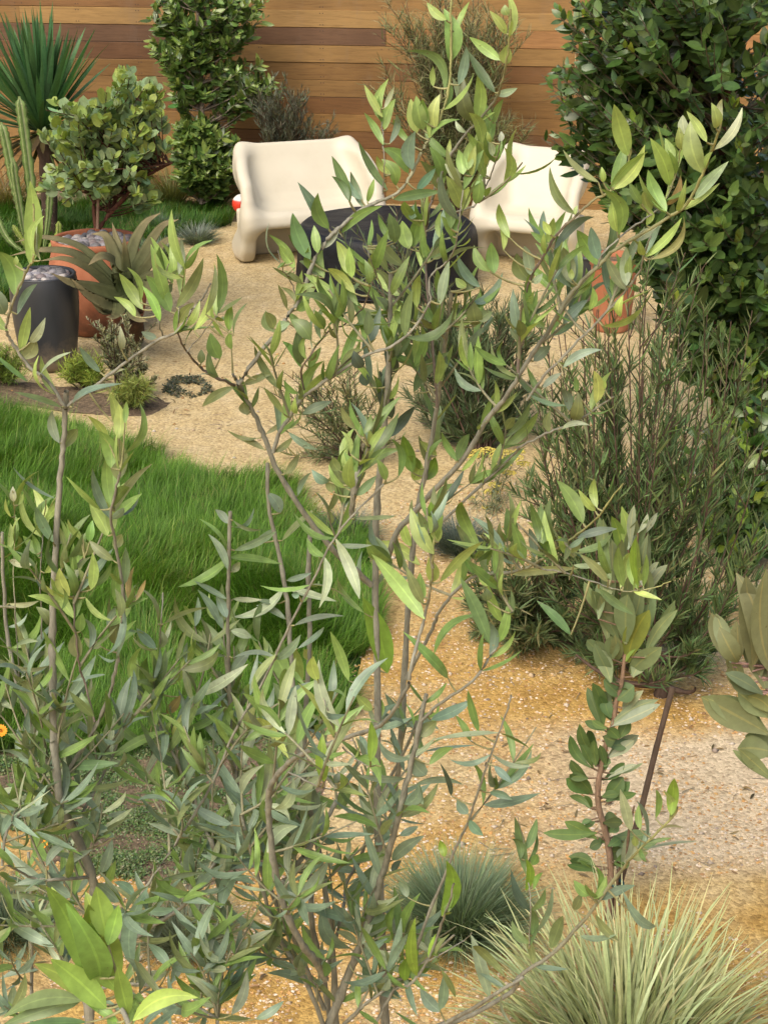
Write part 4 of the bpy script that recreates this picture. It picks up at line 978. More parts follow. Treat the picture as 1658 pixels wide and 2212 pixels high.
# ================================================================ foreground olives
# pixel notes are turned into 3-D points on each plant's own limbs, which lean towards and away from the viewer
TILE = dict(a=(553, 0, 2.998), b=(1105, 0, 2.998), c=(0, 737, 2.998), d=(553, 737, 2.998), e=(1105, 737, 2.998), f=(0, 1474.6, 2.998), g=(553, 1474.6, 2.998), h=(1105, 1474.6, 2.998), r=(0, 512, 1.979), D=(0, 0, 1.0))
def td(t, x, y): o = TILE[t]; return (o[0]+x/o[2], o[1]+y/o[2])
# name, tile, points, Y start, Y end, radius start/end (display px), auto leaves, style, plant
BR = []
def br(pl, t, pts, y0, y1, r0, r1, n=0, st='m', dark=0):
    q = [td(t, *map(float, p.split(','))) for p in pts.split()]
    BR.append(dict(pl=pl, q=np.array(q), y0=y0, y1=y1, r0=r0, r1=r1, n=n, st=st, dark=dark))
# ---- centre olive (A)
br('A', 'D', '832,2230 826,2080 820,1900 814,1700 815,1480 810,1264 815,1070 826,970 836,860 842,700 843,590', 2.30, 2.25, 12, 6, 10)
br('A', 'D', '801,1264 760,1225 713,1180 653,1104 596,1010 573,950 553,904 525,850 515,830', 2.25, 2.10, 8, 6, 6)
br('A', 'D', '515,830 503,808', 2.10, 2.10, 4, 4)
br('A', 'D', '515,830 560,765 600,715 620,684 653,634 676,567 713,510 740,487 770,460 813,437 853,420 883,387 903,343 920,310 935,287 953,247 967,200 973,133 973,33 976,-40', 2.10, 2.20, 6, 3, 8, 'y')
br('A', 'D', '507,832 465,815 435,795 404,760 384,719', 2.10, 1.98, 4, 2.4, 3, 'm', 1)
br('A', 'D', '404,760 425,735 462,690 472,675', 2.0, 1.95, 2.2, 1.5, 4)
br('A', 'D', '590,977 606,930 636,887 660,854 713,817 786,770 853,744 900,700 930,650', 2.12, 2.02, 5.5, 3, 12, 'm')
br('A', 'D', '660,854 650,804 663,777 686,744 710,717 753,694 786,660 800,617', 2.10, 2.0, 3.5, 2, 8, 'm', 1)
br('A', 'D', '830,1044 756,1120 713,1180 676,1254 626,1350 573,1464 505,1585 460,1690 400,1791 333,1891 277,1980 240,2080', 2.0, 2.10, 3.5, 5, 10, 'b')
br('A', 'D', '760,1120 765,1060 770,1020 795,975', 2.02, 1.98, 3, 2, 5, 'y')
br('A', 'd', '620,1130 640,900 700,780 730,680', 2.02, 1.98, 8, 5, 4, 'y')
br('A', 'D', '578,1000 580,1087 593,1154 610,1237 623,1331 632,1480 640,1570 655,1680 690,1850 715,2020 725,2200', 2.32, 2.25, 5, 8, 6, 'b')
br('A', 'D', '670,1141 666,1237 668,1387 656,1641 663,1775 670,1908 675,2008 700,2120 715,2230', 2.4, 2.28, 6, 8, 6, 'b')
br('A', 'D', '497,1105 495,1200 493,1300 493,1400 496,1500 498,1590 515,1720 560,1870 640,2040 700,2180', 2.2, 2.25, 4.5, 6.5, 6, 'b')
br('A', 'D', '705,2230 740,2135 770,2062 806,1958 830,1875 853,1791 883,1675 907,1558 920,1500', 2.2, 2.1, 12, 6, 16, 'b')
br('A', 'D', '907,1558 953,1518 1020,1471 1067,1404 1087,1354 1106,1320', 2.1, 2.05, 4.5, 2.5, 8, 'm')
br('A', 'D', '843,1750 862,1640 877,1387 896,1137 920,1010 943,880 953,800 967,700 973,630', 2.5, 2.3, 8, 5, 12, 'm')
br('A', 'D', '830,1240 853,1157 903,1097 936,1060 1003,987 1053,904 1093,857 1135,787 1182,717 1238,627 1292,573 1338,533 1438,473 1485,437 1515,377 1535,327 1552,283', 2.25, 1.95, 8, 3.2, 8, 'y')
br('A', 'D', '1118,805 1125,717 1138,617 1168,560 1205,504 1242,467 1282,433 1322,410 1352,360 1362,323', 2.05, 1.98, 4.5, 2.5, 5, 'y', 1)
br('A', 'D', '1138,864 1182,804 1248,737 1292,693 1352,627 1382,580 1395,533 1405,510', 2.08, 1.95, 4, 2, 6, 'm')
br('A', 'D', '1290,575 1302,547 1355,497 1405,463 1435,433 1455,387 1468,330 1472,300', 2.0, 2.03, 3.5, 2, 4, 'y')
br('A', 'D', '905,1170 987,1097 1105,985 1125,964 1178,937 1235,914 1285,884 1325,857', 2.25, 2.1, 4, 2, 9, 'm')
br('A', 'D', '877,1465 927,1371 953,1314 997,1264 1037,1240 1105,1236 1155,1217 1188,1194 1238,1160 1292,1114 1345,1044', 2.3, 1.9, 5, 2.2, 7, 'y')
br('A', 'D', '1155,1225 1232,1241 1292,1261 1352,1277 1405,1271 1448,1256', 1.98, 1.85, 2.6, 1.6, 3, 'y')
br('A', 'D', '943,880 935,760 920,600 918,520 923,467 933,430', 2.3, 2.35, 4, 3, 6, 'm', 1)
br('A', 'D', '930,650 927,600 963,567 983,533 993,467 1000,410 1003,360', 2.05, 2.0, 3.5, 2, 8, 'm')
br('A', 'D', '920,500 987,457 1027,443 1053,393 1073,340 1080,305', 2.33, 2.2, 3, 2, 5, 'm')
br('A', 'D', '933,430 945,390 970,340 997,300 1027,267 1067,220 1083,180 1093,133 1100,83 1102,20', 2.33, 2.15, 4, 2.5, 4, 'y')
br('A', 'D', '842,700 830,640 800,560 790,520', 2.25, 2.2, 3, 2, 6, 'm')
br('A', 'D', '826,420 830,370 828,310 825,270 822,235', 2.18, 2.18, 2.2, 1.5, 3, 'm')
br('A', 'D', '640,650 630,612 610,580 600,540', 2.14, 2.05, 2, 1.5, 3, 'm')
br('A', 'g', '450,1920 380,1800 300,1700 200,1500 130,1250 90,950 80,750 110,640 200,530 300,460 520,380 660,330 800,280 900,170 990,0', 2.15, 1.72, 10, 5, 0, 'y')
br('A', 'd', '990,2190 1030,2000 1085,1800 1130,1600 1145,1400 1150,1180', 1.72, 1.68, 5, 2.5, 0, 'y')
br('A', 'g', '520,380 470,200 420,60 400,-20', 1.75, 1.7, 3, 1.8, 0, 'y')
br('A', 'g', '210,580 400,670 520,690 540,640', 1.78, 1.7, 3, 2, 2, 'y')
br('A', 'g', '560,420 700,530 810,540', 1.74, 1.7, 3, 2, 2, 'y')
br('A', 'g', '1650,80 1600,250 1500,520 1440,690 1370,900 1270,1120 1080,1600 990,1850 900,1980 760,2230', 2.0, 2.15, 3, 6, 9, 'b')
br('A', 'g', '900,1980 1000,1950 1120,1780 1200,1560 1250,1420 1280,1300', 2.1, 1.95, 4, 2.5, 5, 'br')
br('A', 'g', '1120,1800 1330,1680 1400,1620', 2.05, 2.0, 3, 1.5, 2, 'm')
br('A', 'D', '790,2260 880,2230 1000,2200 1105,2141 1122,2108 1198,2055 1278,1965 1338,1885 1358,1858 1385,1831 1452,1765 1462,1745', 2.2, 1.9, 7.5, 2.2, 9, 'pale')
br('A', 'D', '1130,2110 1000,2190 900,2240', 2.05, 2.15, 5, 6, 4, 'b')
br('A', 'h', '110,1720 120,1450 100,1250 80,1050 40,870', 1.98, 1.95, 2.4, 1.5, 4, 'd')
br('A', 'g', '160,1310 300,1130 400,980 520,770 600,620 720,430 800,250', 2.2, 2.3, 7, 5, 9, 'b')
br('A', 'g', '660,1180 740,950 830,700 980,400 1040,250', 2.35, 2.3, 5, 4, 8, 'b')
br('A', 'g', '420,2000 560,1480 580,1330 640,1180', 2.25, 2.35, 5, 4, 8, 'b')
br('A', 'D', '705,2230 660,2120 600,2020 560,1900 520,1760', 2.2, 2.1, 7, 4, 10, 'b')
br('A', 'D', '715,2240 800,2160 900,2090 980,2020', 2.2, 2.1, 5, 3, 10, 'b')
# ---- left olive (L)
br('L', 'D', '190,2300 196,2100 205,1960 200,1895 167,1810 147,1770 130,1730 122,1660 115,1560 115,1471 113,1337 120,1204 127,1070 137,970 142,877 144,845', 2.15, 2.10, 14, 6.5, 0, 'b')
br('L', 'D', '142,880 136,873 105,825 61,790 30,744 15,714 20,679 40,623 60,580 71,562 76,512 72,440', 2.10, 2.0, 5, 2.5, 3, 'y')
br('L', 'D', '142,884 150,876 217,825 303,760 354,729 384,714 420,664 440,640 455,613', 2.10, 2.02, 5, 2.5, 4, 'm')
br('L', 'D', '354,729 345,700 340,660 352,620 365,570', 2.05, 2.03, 3, 1.8, 6, 'm')
br('L', 'D', '384,714 388,660 395,620 402,575', 2.05, 2.0, 2.4, 1.6, 6, 'y')
br('L', 'D', '122,1690 100,1640 70,1580 45,1500 25,1420 12,1330 6,1190 5,1150', 2.15, 2.2, 8, 4, 8, 'b')
br('L', 'D', '126,1710 150,1660 205,1575 240,1490 256,1410 268,1300 250,1180 240,1110 255,1040 262,1010', 2.15, 1.98, 6, 2.8, 10, 'm')
br('L', 'D', '205,1560 185,1480 172,1440 165,1380 160,1290 170,1220 183,1205', 2.05, 2.1, 3.5, 2.5, 8, 'm', 1)
br('L', 'D', '165,1780 205,1710 240,1640 270,1570 305,1530', 2.12, 2.2, 4, 2.5, 6, 'b')
br('L', 'D', '195,1895 120,1900 70,1895 20,1870', 2.13, 2.0, 5, 3, 7, 'b')
br('L', 'D', '130,1770 60,1765 -10,1755', 2.14, 2.2, 4, 3, 4, 'b')
br('L', 'D', '5,1870 12,1810 30,1770 70,1735 110,1695', 2.05, 2.12, 4, 5, 6, 'm')
br('L', 'D', '68,2300 68,2100 70,2000 66,1900 62,1840', 2.35, 2.35, 5, 4, 6, 'b')
br('L', 'D', '440,1760 400,1690 380,1640 350,1580 346,1540 345,1450', 2.2, 2.25, 5, 3, 9, 'm')
br('L', 'D', '470,1850 440,1780 410,1720', 2.2, 2.2, 6, 5, 4, 'b')
br('L', 'D', '196,2100 300,2020 390,1960 440,1900 470,1850', 2.15, 2.2, 6, 5, 8, 'b')
br('L', 'D', '345,1450 346,1390 348,1340 352,1280', 2.2, 2.2, 3, 2.5, 3, 'b')
br('L', 'D', '268,1300 262,1340 258,1430', 2.0, 2.05, 3, 3, 6, 'm')
br('L', 'D', '90,1380 88,1250 92,1170 95,1130 100,1080', 2.2, 2.15, 2.4, 1.8, 6, 'y')
br('L', 'D', '45,1500 40,1420 34,1340 30,1250 33,1130 28,1060', 2.2, 2.1, 2.4, 1.6, 6, 'y')
br('L', 'D', '160,2160 260,2125 360,2140 470,2200', 2.1, 2.0, 5, 4, 8, 'b')
# ---- bright shoot close by at the lower left (F)
br('F', 'D', '300,2330 285,2240 262,2170 255,2110', 1.30, 1.30, 9, 5, 0, 'F')
COLS = dict(m=(.18, .285, .075), y=(.30, .415, .12), yl=(.33, .41, .125), o=(.195, .235, .095), b=(.195, .275, .185), d=(.06, .09, .055), br=(.18, .29, .04), g=(.14, .215, .08), pale=(.34, .40, .25), tan=(.33, .26, .11), F=(.25, .37, .075), c=(.15, .215, .085))
LV = dict(
a='1255,400,1215,55,105,y;1230,130,1105,15,50,y;1295,200,1380,10,35,y;1220,610,970,330,50,c;1160,840,1190,610,70,yl;1310,550,1360,305,55,b;1385,790,1270,500,50,b;1410,790,1345,510,90,o;1545,600,1370,330,50,c;1580,390,1380,240,60,y;1620,415,1625,290,75,yl;1620,220,1510,70,50,yl;1630,100,1610,30,50,yl;1145,560,1145,430,35,yl;1040,860,1000,640,75,y;1080,840,1035,620,85,y;1110,800,1075,640,50,m;820,760,700,550,45,yl;830,840,900,640,65,y;800,760,780,620,30,y;830,700,895,560,30,pale;825,940,700,730,45,y;865,930,905,740,40,b;1000,930,885,770,40,m;985,1120,815,960,80,m;905,1200,810,1030,75,m;870,1130,780,1010,40,y;1010,1100,1030,850,80,b;1250,1020,1090,850,50,m;1360,860,1290,780,30,pale;1410,930,1510,780,50,yl;850,1230,660,910,35,c;890,1290,1200,1240,60,c;1040,1230,1160,1090,50,b;1200,1170,1120,950,70,m;1170,1220,1060,1040,50,o;1215,1190,1120,1075,40,m;1240,1030,1255,900,30,y;1320,1170,1220,1060,60,pale;1325,1350,1230,1140,85,y;1340,1130,1310,970,65,y;1370,1100,1380,920,70,y;1395,1140,1420,940,50,y;1480,1150,1440,900,65,m;1420,1320,1440,1120,70,m;1330,1360,1375,1210,70,y;1530,1010,1510,910,40,pale;1545,1050,1590,910,50,m;1575,920,1585,850,35,pale;1520,920,1495,850,30,yl;1480,1130,1390,1210,30,y;610,1310,490,1010,60,c;600,1300,490,1140,45,c;690,1340,610,1110,50,b;680,1290,600,1170,40,b;720,1310,765,1155,35,m;470,1490,270,1180,65,b;470,1480,400,1250,75,m;550,1510,815,1335,50,m;430,1610,540,1470,35,pale;350,1680,235,1380,90,c;400,1640,375,1460,55,y;340,1670,210,1520,40,c;250,1760,85,1520,45,y;250,1730,150,1590,60,y;240,1700,190,1590,35,y;300,1830,105,1730,25,o;300,1840,180,1750,30,o;200,2000,140,1840,30,o;260,1960,160,1860,30,o;120,2150,65,2010,60,o;140,2160,215,2080,40,pale;260,2010,345,1940,50,m;410,1790,280,1690,55,c;470,1760,340,1600,60,m;440,1800,430,1600,60,m;590,1770,520,1560,75,yl;620,1800,600,1600,55,y;500,1880,310,1770,45,y;640,1900,465,1740,60,y;660,1980,560,1700,55,m;740,1780,655,1690,55,m;760,1810,750,1640,55,yl;730,1840,700,1680,50,m;900,1570,860,1380,75,c;880,1560,790,1390,40,m;990,1610,945,1430,85,y;1010,1600,1085,1370,75,m;1000,1420,1030,1320,55,pale;950,1720,780,1510,70,o;850,1760,690,1590,50,o;1260,1480,1190,1260,65,m;1270,1530,1200,1400,50,m;1300,1500,1320,1400,60,m;1110,1500,1300,1370,45,b;1120,1700,1075,1545,60,m;1150,1680,1180,1570,80,o;1510,1760,1410,1590,60,m;1540,1770,1520,1570,75,m;1640,1540,1570,1320,55,y;1600,1620,1560,1390,40,y;1440,1860,1260,1690,60,c;1450,1860,1300,1650,55,b;1390,1880,1330,1780,70,c;1420,2110,1390,1930,90,o;1440,2080,1530,2020,65,o;1360,1860,1290,1800,50,y;1000,2080,970,1890,65,d;1040,1990,1060,1780,55,y;1100,2090,990,2020,50,b;930,2030,840,1990,50,y;960,2100,900,2010,60,m;300,2140,210,2020,50,m;350,2200,230,2070,90,g;440,2130,300,1890,40,y;440,2130,380,2010,60,m;500,2100,540,1980,50,m;720,2170,720,2010,60,c;1140,2090,1100,1970,50,m;1160,2100,1200,1990,40,y;1190,1970,1250,1690,60,b;1540,800,1600,640,40,y;1545,610,1690,570,45,pale',
b='750,1010,660,675,100,y;410,1390,245,1080,55,o;560,1180,330,970,40,o;1020,1200,895,895,90,y;1040,1060,990,895,55,y;1050,1090,1010,930,45,y;1230,1120,1155,780,110,yl;1260,920,1130,720,50,yl;1100,970,1080,820,60,yl;1120,870,1105,745,60,pale;1000,1370,880,1100,80,y;1000,1380,820,1120,30,yl;1000,1330,1090,1135,45,tan;1180,1290,1400,1045,60,pale;1310,970,1490,695,45,pale;1320,830,1290,665,65,yl;1355,790,1360,640,40,pale;890,1370,850,1240,75,yl;870,1460,860,1330,45,y;800,1560,970,1460,55,pale;690,1520,570,1220,75,m;680,1500,650,1290,70,y;840,1320,760,1180,50,m;570,1720,420,1490,90,m;560,1680,510,1470,75,b;270,1620,530,1405,50,b;250,1520,200,1430,45,y;230,1570,270,1410,50,y;240,1590,120,1500,40,m;120,1820,30,1640,90,o;120,1780,80,1590,65,b;380,1860,250,1610,50,b;380,1830,330,1600,90,o;400,1840,420,1640,60,b;390,1810,385,1740,35,yl;130,1830,200,1770,40,pale;900,1680,1110,1395,40,tan;740,1880,610,1660,60,o;740,1850,740,1600,70,pale;770,1810,770,1650,45,yl;590,2110,860,1960,35,y;700,2050,720,1910,50,yl;500,2010,520,1860,45,y;330,2100,490,1940,60,b;110,2040,320,1840,25,o;210,2120,140,2000,60,m;590,1180,580,1080,35,y;410,1390,425,1330,25,yl;640,1210,880,980,35,y;1050,1210,940,800,20,y',
c='400,430,95,330,30,o;470,430,790,275,45,b;265,215,465,70,20,pale;650,200,515,35,45,b;680,240,815,180,25,pale;385,660,340,450,55,b;405,690,505,570,70,o;360,1020,85,815,28,b;345,1300,230,1070,60,b;375,1320,380,1220,60,o;765,900,755,605,105,o;710,670,570,485,45,y;770,630,770,405,80,yl;740,530,710,340,55,yl;800,730,905,395,50,m;720,820,640,580,90,m;810,530,820,390,35,y;745,1100,985,795,45,pale;650,1090,430,875,40,y;700,1260,580,1050,75,y;720,1240,690,1040,65,y;580,1300,600,1160,50,m;540,1280,440,1150,28,yl;530,1300,440,1190,28,yl;540,1390,540,1290,100,o;735,1420,580,1290,55,o;740,1340,790,1250,60,o;590,1610,600,1370,60,yl;580,1610,510,1470,50,yl;600,1590,725,1430,40,m;450,1650,385,1470,70,yl;490,1670,200,1470,28,y;555,1660,730,1810,35,y;335,1640,50,1535,22,b;240,1380,150,1260,50,m;250,1400,210,1250,40,m;290,1500,345,1390,45,y;850,1700,870,1460,38,tan;880,1680,945,1545,28,tan;1025,1830,890,1590,35,o;1060,1830,1355,1725,30,pale;1010,1990,885,1860,55,b;1035,1990,1035,1870,50,o;320,1840,235,1720,60,o;60,1420,215,1445,45,pale;60,1700,255,1680,30,pale;105,1970,250,1945,30,pale;50,1850,180,1760,25,pale;320,2100,20,2030,22,pale;140,2170,325,2010,45,b;510,2050,495,1880,80,o;520,1880,535,1760,60,m;660,1980,545,1920,50,o;745,1960,735,1810,90,o;775,1790,745,1600,50,o;1010,2211,960,1960,65,m;1140,2211,1270,1930,60,y;1180,2300,1275,2065,50,m;60,1350,70,1180,40,yl;20,1340,0,1260,30,yl;90,1040,85,940,40,pale;75,1140,40,1020,20,y;120,1060,150,990,20,y;1475,1180,1395,1090,45,b;1505,1200,1645,1080,25,b;1510,1160,1700,1220,18,b;1470,1350,1290,1150,16,m;1475,1480,1350,1250,45,b;1520,1355,1790,1230,45,b;1500,1495,1555,1430,45,o;1470,1670,1260,1555,30,b;1510,1670,1700,1675,30,pale;1470,1790,1400,1640,55,b;1495,1875,1630,1920,55,pale;1460,2040,1240,1930,25,b;1500,2150,1625,2000,60,b;1510,2050,1800,2060,35,b',
d='290,170,170,0,50,m;290,150,270,-80,75,g;180,470,50,300,40,o;270,340,180,250,35,m;340,170,420,40,45,m;300,470,490,390,55,b;210,590,400,700,40,b;65,600,200,510,25,o;120,720,240,620,40,o;190,860,280,730,45,o;270,1000,355,850,35,b;470,910,360,830,55,b;490,980,490,870,60,o;540,840,500,750,65,o;0,250,100,215,35,o;160,1110,70,980,70,b;170,1290,390,1080,45,o;0,1300,120,1210,50,b;200,1550,360,1500,35,b;280,1650,230,1640,40,b;190,1800,0,1710,40,b;130,1700,0,1675,30,b;250,1840,570,1780,30,b;130,2060,290,1900,55,b;270,1990,440,1850,30,b;880,500,800,190,90,d;870,620,1030,420,60,d;640,570,550,420,45,o;700,600,740,470,40,g;730,720,840,550,45,y;610,730,550,580,35,y;640,820,565,715,40,y;580,950,470,800,35,y;680,850,940,700,60,m;650,1000,780,870,50,g;840,900,780,760,50,m;920,880,870,630,40,m;1010,850,950,610,85,br;1020,900,1060,770,75,yl;1080,900,1160,750,80,br;1060,830,980,740,40,br;1170,740,1060,645,45,y;1320,790,1200,590,40,m;1300,770,1380,600,60,g;1330,840,1450,700,25,y;640,1150,910,1130,35,o;520,1320,750,1320,35,b;1020,330,1250,70,70,g;1080,150,970,0,50,g;710,290,700,190,65,d;690,170,630,60,70,d;910,200,830,60,70,d;1090,1800,750,1380,95,y;1060,1450,730,1310,70,y;1150,1380,1000,1080,90,y;1180,1300,1110,1130,70,y;1140,1180,1130,1040,70,br;1000,1330,950,1150,55,y;1190,1560,1465,1300,50,y;1140,1560,1120,1400,80,y;850,2150,690,1660,130,br;700,1760,525,1510,30,yl;600,2200,480,1880,55,y;180,2211,40,2020,100,y;300,2200,245,1980,60,y;400,2200,370,2040,70,yl;350,2060,310,1995,60,yl;1150,2030,1470,1770,50,y;1240,2180,950,1880,60,m;1080,1700,970,1460,60,o;1510,1960,1320,1530,80,g;1440,1500,1340,1400,45,m;1470,1400,1330,1040,70,m;1590,1820,1500,1580,60,m;1500,1680,1490,1600,60,o;1640,1390,1470,1240,40,y;1650,1300,1620,1080,80,g;1090,1660,1060,1500,60,y',
e='330,170,580,55,50,b;120,350,350,415,30,b;200,300,320,205,40,pale;140,130,250,30,60,b;545,400,530,190,70,yl;400,510,430,330,75,o;370,450,320,310,55,b;240,590,250,450,50,o;320,570,505,545,30,pale;420,330,415,230,35,m;600,310,600,250,20,y;460,1180,290,900,85,m;540,1100,430,960,45,y;550,1080,535,890,50,y;220,1370,100,1170,50,y;230,1300,190,1050,65,g;275,1290,250,1010,60,g;70,1450,0,1170,70,m;150,1400,110,1210,50,b;420,1275,680,1215,50,b;400,1400,450,1290,55,o;380,1390,300,1260,60,m;0,1510,430,1470,60,pale;400,1450,610,1430,30,pale;620,1560,440,1380,55,o;560,1600,790,1770,50,g;380,1900,160,1680,55,g;640,1550,620,1260,60,g;640,1520,560,1280,40,m;700,1600,760,1370,55,y;720,1590,690,1330,60,m;820,1600,810,1260,50,br;810,1605,760,1380,50,y;850,1590,870,1380,40,m',
f='390,440,215,200,60,br;450,400,430,160,55,pale;480,320,515,160,45,m;610,220,450,55,50,g;600,200,530,60,65,g;330,490,50,330,60,m;210,540,0,440,35,b;450,540,770,520,60,g;240,600,380,515,60,y;160,820,300,600,80,br;490,780,380,660,90,b;600,730,440,620,50,b;990,400,730,170,50,g;1030,270,910,10,70,m;1080,200,1170,80,55,tan;1090,450,1300,110,60,g;1120,350,1200,180,55,yl;1090,660,840,530,40,g;1180,660,1440,590,45,b;1450,160,1230,95,25,b;1500,920,1235,780,60,b;1580,1050,1540,780,80,b;740,1000,540,920,60,b;700,860,850,830,35,b;1220,1000,960,910,35,b;1510,1160,1300,1110,40,b;1530,1080,1380,1000,40,b;300,1190,470,1040,50,b;300,1310,70,1110,70,b;290,1390,0,1380,40,b;460,1390,290,1270,70,b;430,1180,600,1080,40,b;370,1260,530,1090,40,b;250,1860,0,1920,40,b;770,1420,630,1300,80,b;660,1230,730,1010,60,b;690,1320,750,1150,45,m;870,1380,740,1290,50,b;860,1830,960,1320,90,b;1100,1840,960,1690,60,b;1110,1950,1280,1580,75,b;980,1700,1040,1490,45,d;1280,2030,1290,1830,40,br;1360,2080,1575,1810,50,b;1390,1960,1450,1760,50,b;1500,2150,1600,1860,60,b;1050,1280,1320,1230,30,b;940,1470,1140,1460,50,b;1120,1400,1290,1380,25,b;1430,1460,1550,1240,80,b;1620,1850,1658,1600,60,tan;560,1900,300,1320,110,F;640,1950,430,1430,130,F;760,2000,590,1550,120,F;690,1650,625,1320,105,F;700,1700,770,1440,70,F;690,2110,330,1790,110,F;830,2150,760,1840,80,F;860,2190,1280,2040,80,F;540,2060,20,2170,75,g;560,2200,170,2211,40,g;760,2200,560,2080,40,F;830,1950,1100,1870,80,pale;1250,2120,1000,1960,80,b;740,1760,830,1480,85,b;860,1760,790,1450,80,b;70,2150,90,1960,60,b;20,1800,60,1520,40,g',
g='290,400,110,0,130,g;200,500,260,200,70,g;500,350,270,0,50,y;500,340,410,60,35,y;440,340,700,145,60,m;750,180,650,80,60,yl;790,240,810,110,55,yl;740,510,740,250,60,br;440,640,430,330,75,br;210,490,0,230,50,yl;240,900,420,700,75,b;270,970,400,820,50,pale;70,1100,270,930,75,pale;120,820,240,610,60,pale;620,650,740,750,35,o;545,820,620,650,70,g;510,650,540,580,40,d;960,620,660,600,40,b;1100,600,1010,470,90,b;1030,660,1340,660,30,b;960,790,1050,660,70,b;1080,790,1060,660,40,b;1000,490,790,370,50,b;1130,240,1400,110,65,b;1060,350,1170,250,75,o;1390,380,1290,210,40,m;1440,320,1370,50,45,m;1120,530,1275,420,50,m;1260,730,1190,520,30,d;1540,540,1658,650,45,b;1510,710,1658,760,45,b;1370,850,1300,760,60,b;1380,890,1470,990,55,b;790,1030,920,830,80,b;770,1050,900,1000,45,b;880,1150,1090,990,70,b;930,990,1050,930,45,b;800,1190,560,1370,75,b;650,1230,470,1200,50,b;160,1320,460,1270,45,pale;230,1480,470,1150,75,b;240,1480,175,1340,60,b;160,1500,0,1440,50,b;510,1040,390,990,40,b;310,1090,130,1120,40,b;880,1230,940,1150,40,d;980,1390,920,1290,50,b;920,1720,820,1400,90,b;660,1560,360,1480,55,b;610,1720,440,1400,80,b;470,1740,280,1750,40,b;280,1790,20,1640,50,b;350,1700,290,1560,55,b;690,1810,860,1650,60,b;320,1860,70,1880,45,b;410,1980,70,1880,60,b;940,2050,690,1840,100,b;600,1980,790,1950,60,b;1040,1900,1030,1520,65,br;1040,1780,920,1690,50,br;960,1930,980,1780,70,br;1200,1510,1230,1150,95,br;1220,1130,1190,1020,50,br;1250,1480,1290,1280,55,yl;1510,2040,1390,1630,70,b;1610,1900,1400,1710,50,o;1190,2130,1060,1980,70,b;1190,2120,1210,1900,60,b;1200,1860,1290,2040,35,o;0,2180,180,2060,50,b',
h='90,1240,20,870,50,g;90,1080,160,880,50,g;60,1140,0,1010,45,g;90,1350,90,1140,50,br;140,1340,200,1230,30,m;130,1180,165,1110,50,m;120,1700,130,1470,55,g;110,1690,0,1540,50,g;130,1640,260,1320,40,b;250,1720,330,1510,75,o;500,1380,400,1280,60,m;530,1400,610,1250,45,m;540,1400,540,1190,35,m;400,1470,450,1360,55,o;930,1580,710,1340,55,b;440,1640,680,1630,25,b;690,1680,540,1500,50,o;770,960,700,690,60,pale;830,950,820,790,40,y;930,880,930,690,40,m;1020,900,980,700,45,y;1030,860,1050,620,70,br;780,1140,880,1100,60,o;870,1080,1210,1030,20,pale;940,950,1115,945,20,pale;800,1060,790,990,40,yl',
r='610,310,510,155,45,m;600,280,545,130,25,y;730,320,625,165,60,m;720,290,645,30,45,y;740,200,645,0,30,y;755,300,870,90,45,o;745,170,730,20,30,y;765,160,775,0,25,pale;830,400,915,110,30,y;880,330,920,120,35,pale;580,340,487,255,32,y;685,360,610,210,35,br;520,480,515,380,28,pale;670,430,605,405,30,b;760,370,830,280,40,o;800,380,855,270,30,y;790,460,930,350,14,o;940,520,900,410,55,m;980,400,990,285,35,br;990,480,990,400,28,y;860,540,860,480,30,o;1000,420,1060,280,12,o;960,430,905,290,15,m;65,250,-10,60,70,m;75,330,160,200,30,b;90,490,130,300,40,y;130,450,195,345,35,pale;95,520,150,430,50,o;20,330,-40,200,60,b;35,400,-40,280,40,y;120,620,-20,500,20,m;65,120,70,80,20,yl;130,120,130,-240,70,y;150,80,190,-90,28,y;175,100,185,-120,20,pale;140,60,105,-110,25,yl;1000,640,865,725,35,o;1040,630,1160,585,30,o;1170,390,1135,320,40,o;1180,400,1240,370,35,pale;1100,860,970,825,16,o;1130,910,1005,855,22,o;1055,760,1050,700,40,o')
ST = {}
plants = dict(
 A=("olive_tree", "tall open young olive tree in the centre foreground with long spreading limbs", "tree"),
 L=("olive_tree", "young olive at the left whose thin stem forks into a Y above the lawn", "tree"),
 F=("olive_shoot", "cluster of broad bright yellow-green leaves close by at the lower left corner", "plant"))
roots = dict(A=np.array([pz(770, 2212, 2.25)[0], 2.25, 0]), L=np.array([pz(190, 2212, 2.15)[0], 2.15, 0]), F=np.array([pz(300, 2300, 1.30)[0], 1.30, 0]))
T_ = {}; GS = {}; GL = {}; GN = {}
for k, (nm, lb, ct) in plants.items():
    T_[k] = thing(nm, lb, ct, roots[k], None); GS[k], GL[k], GN[k] = Geo(), Geo(), Geo()
orng = np.random.default_rng(21)
SQ = []; SY = []; SPL = []; SR = []
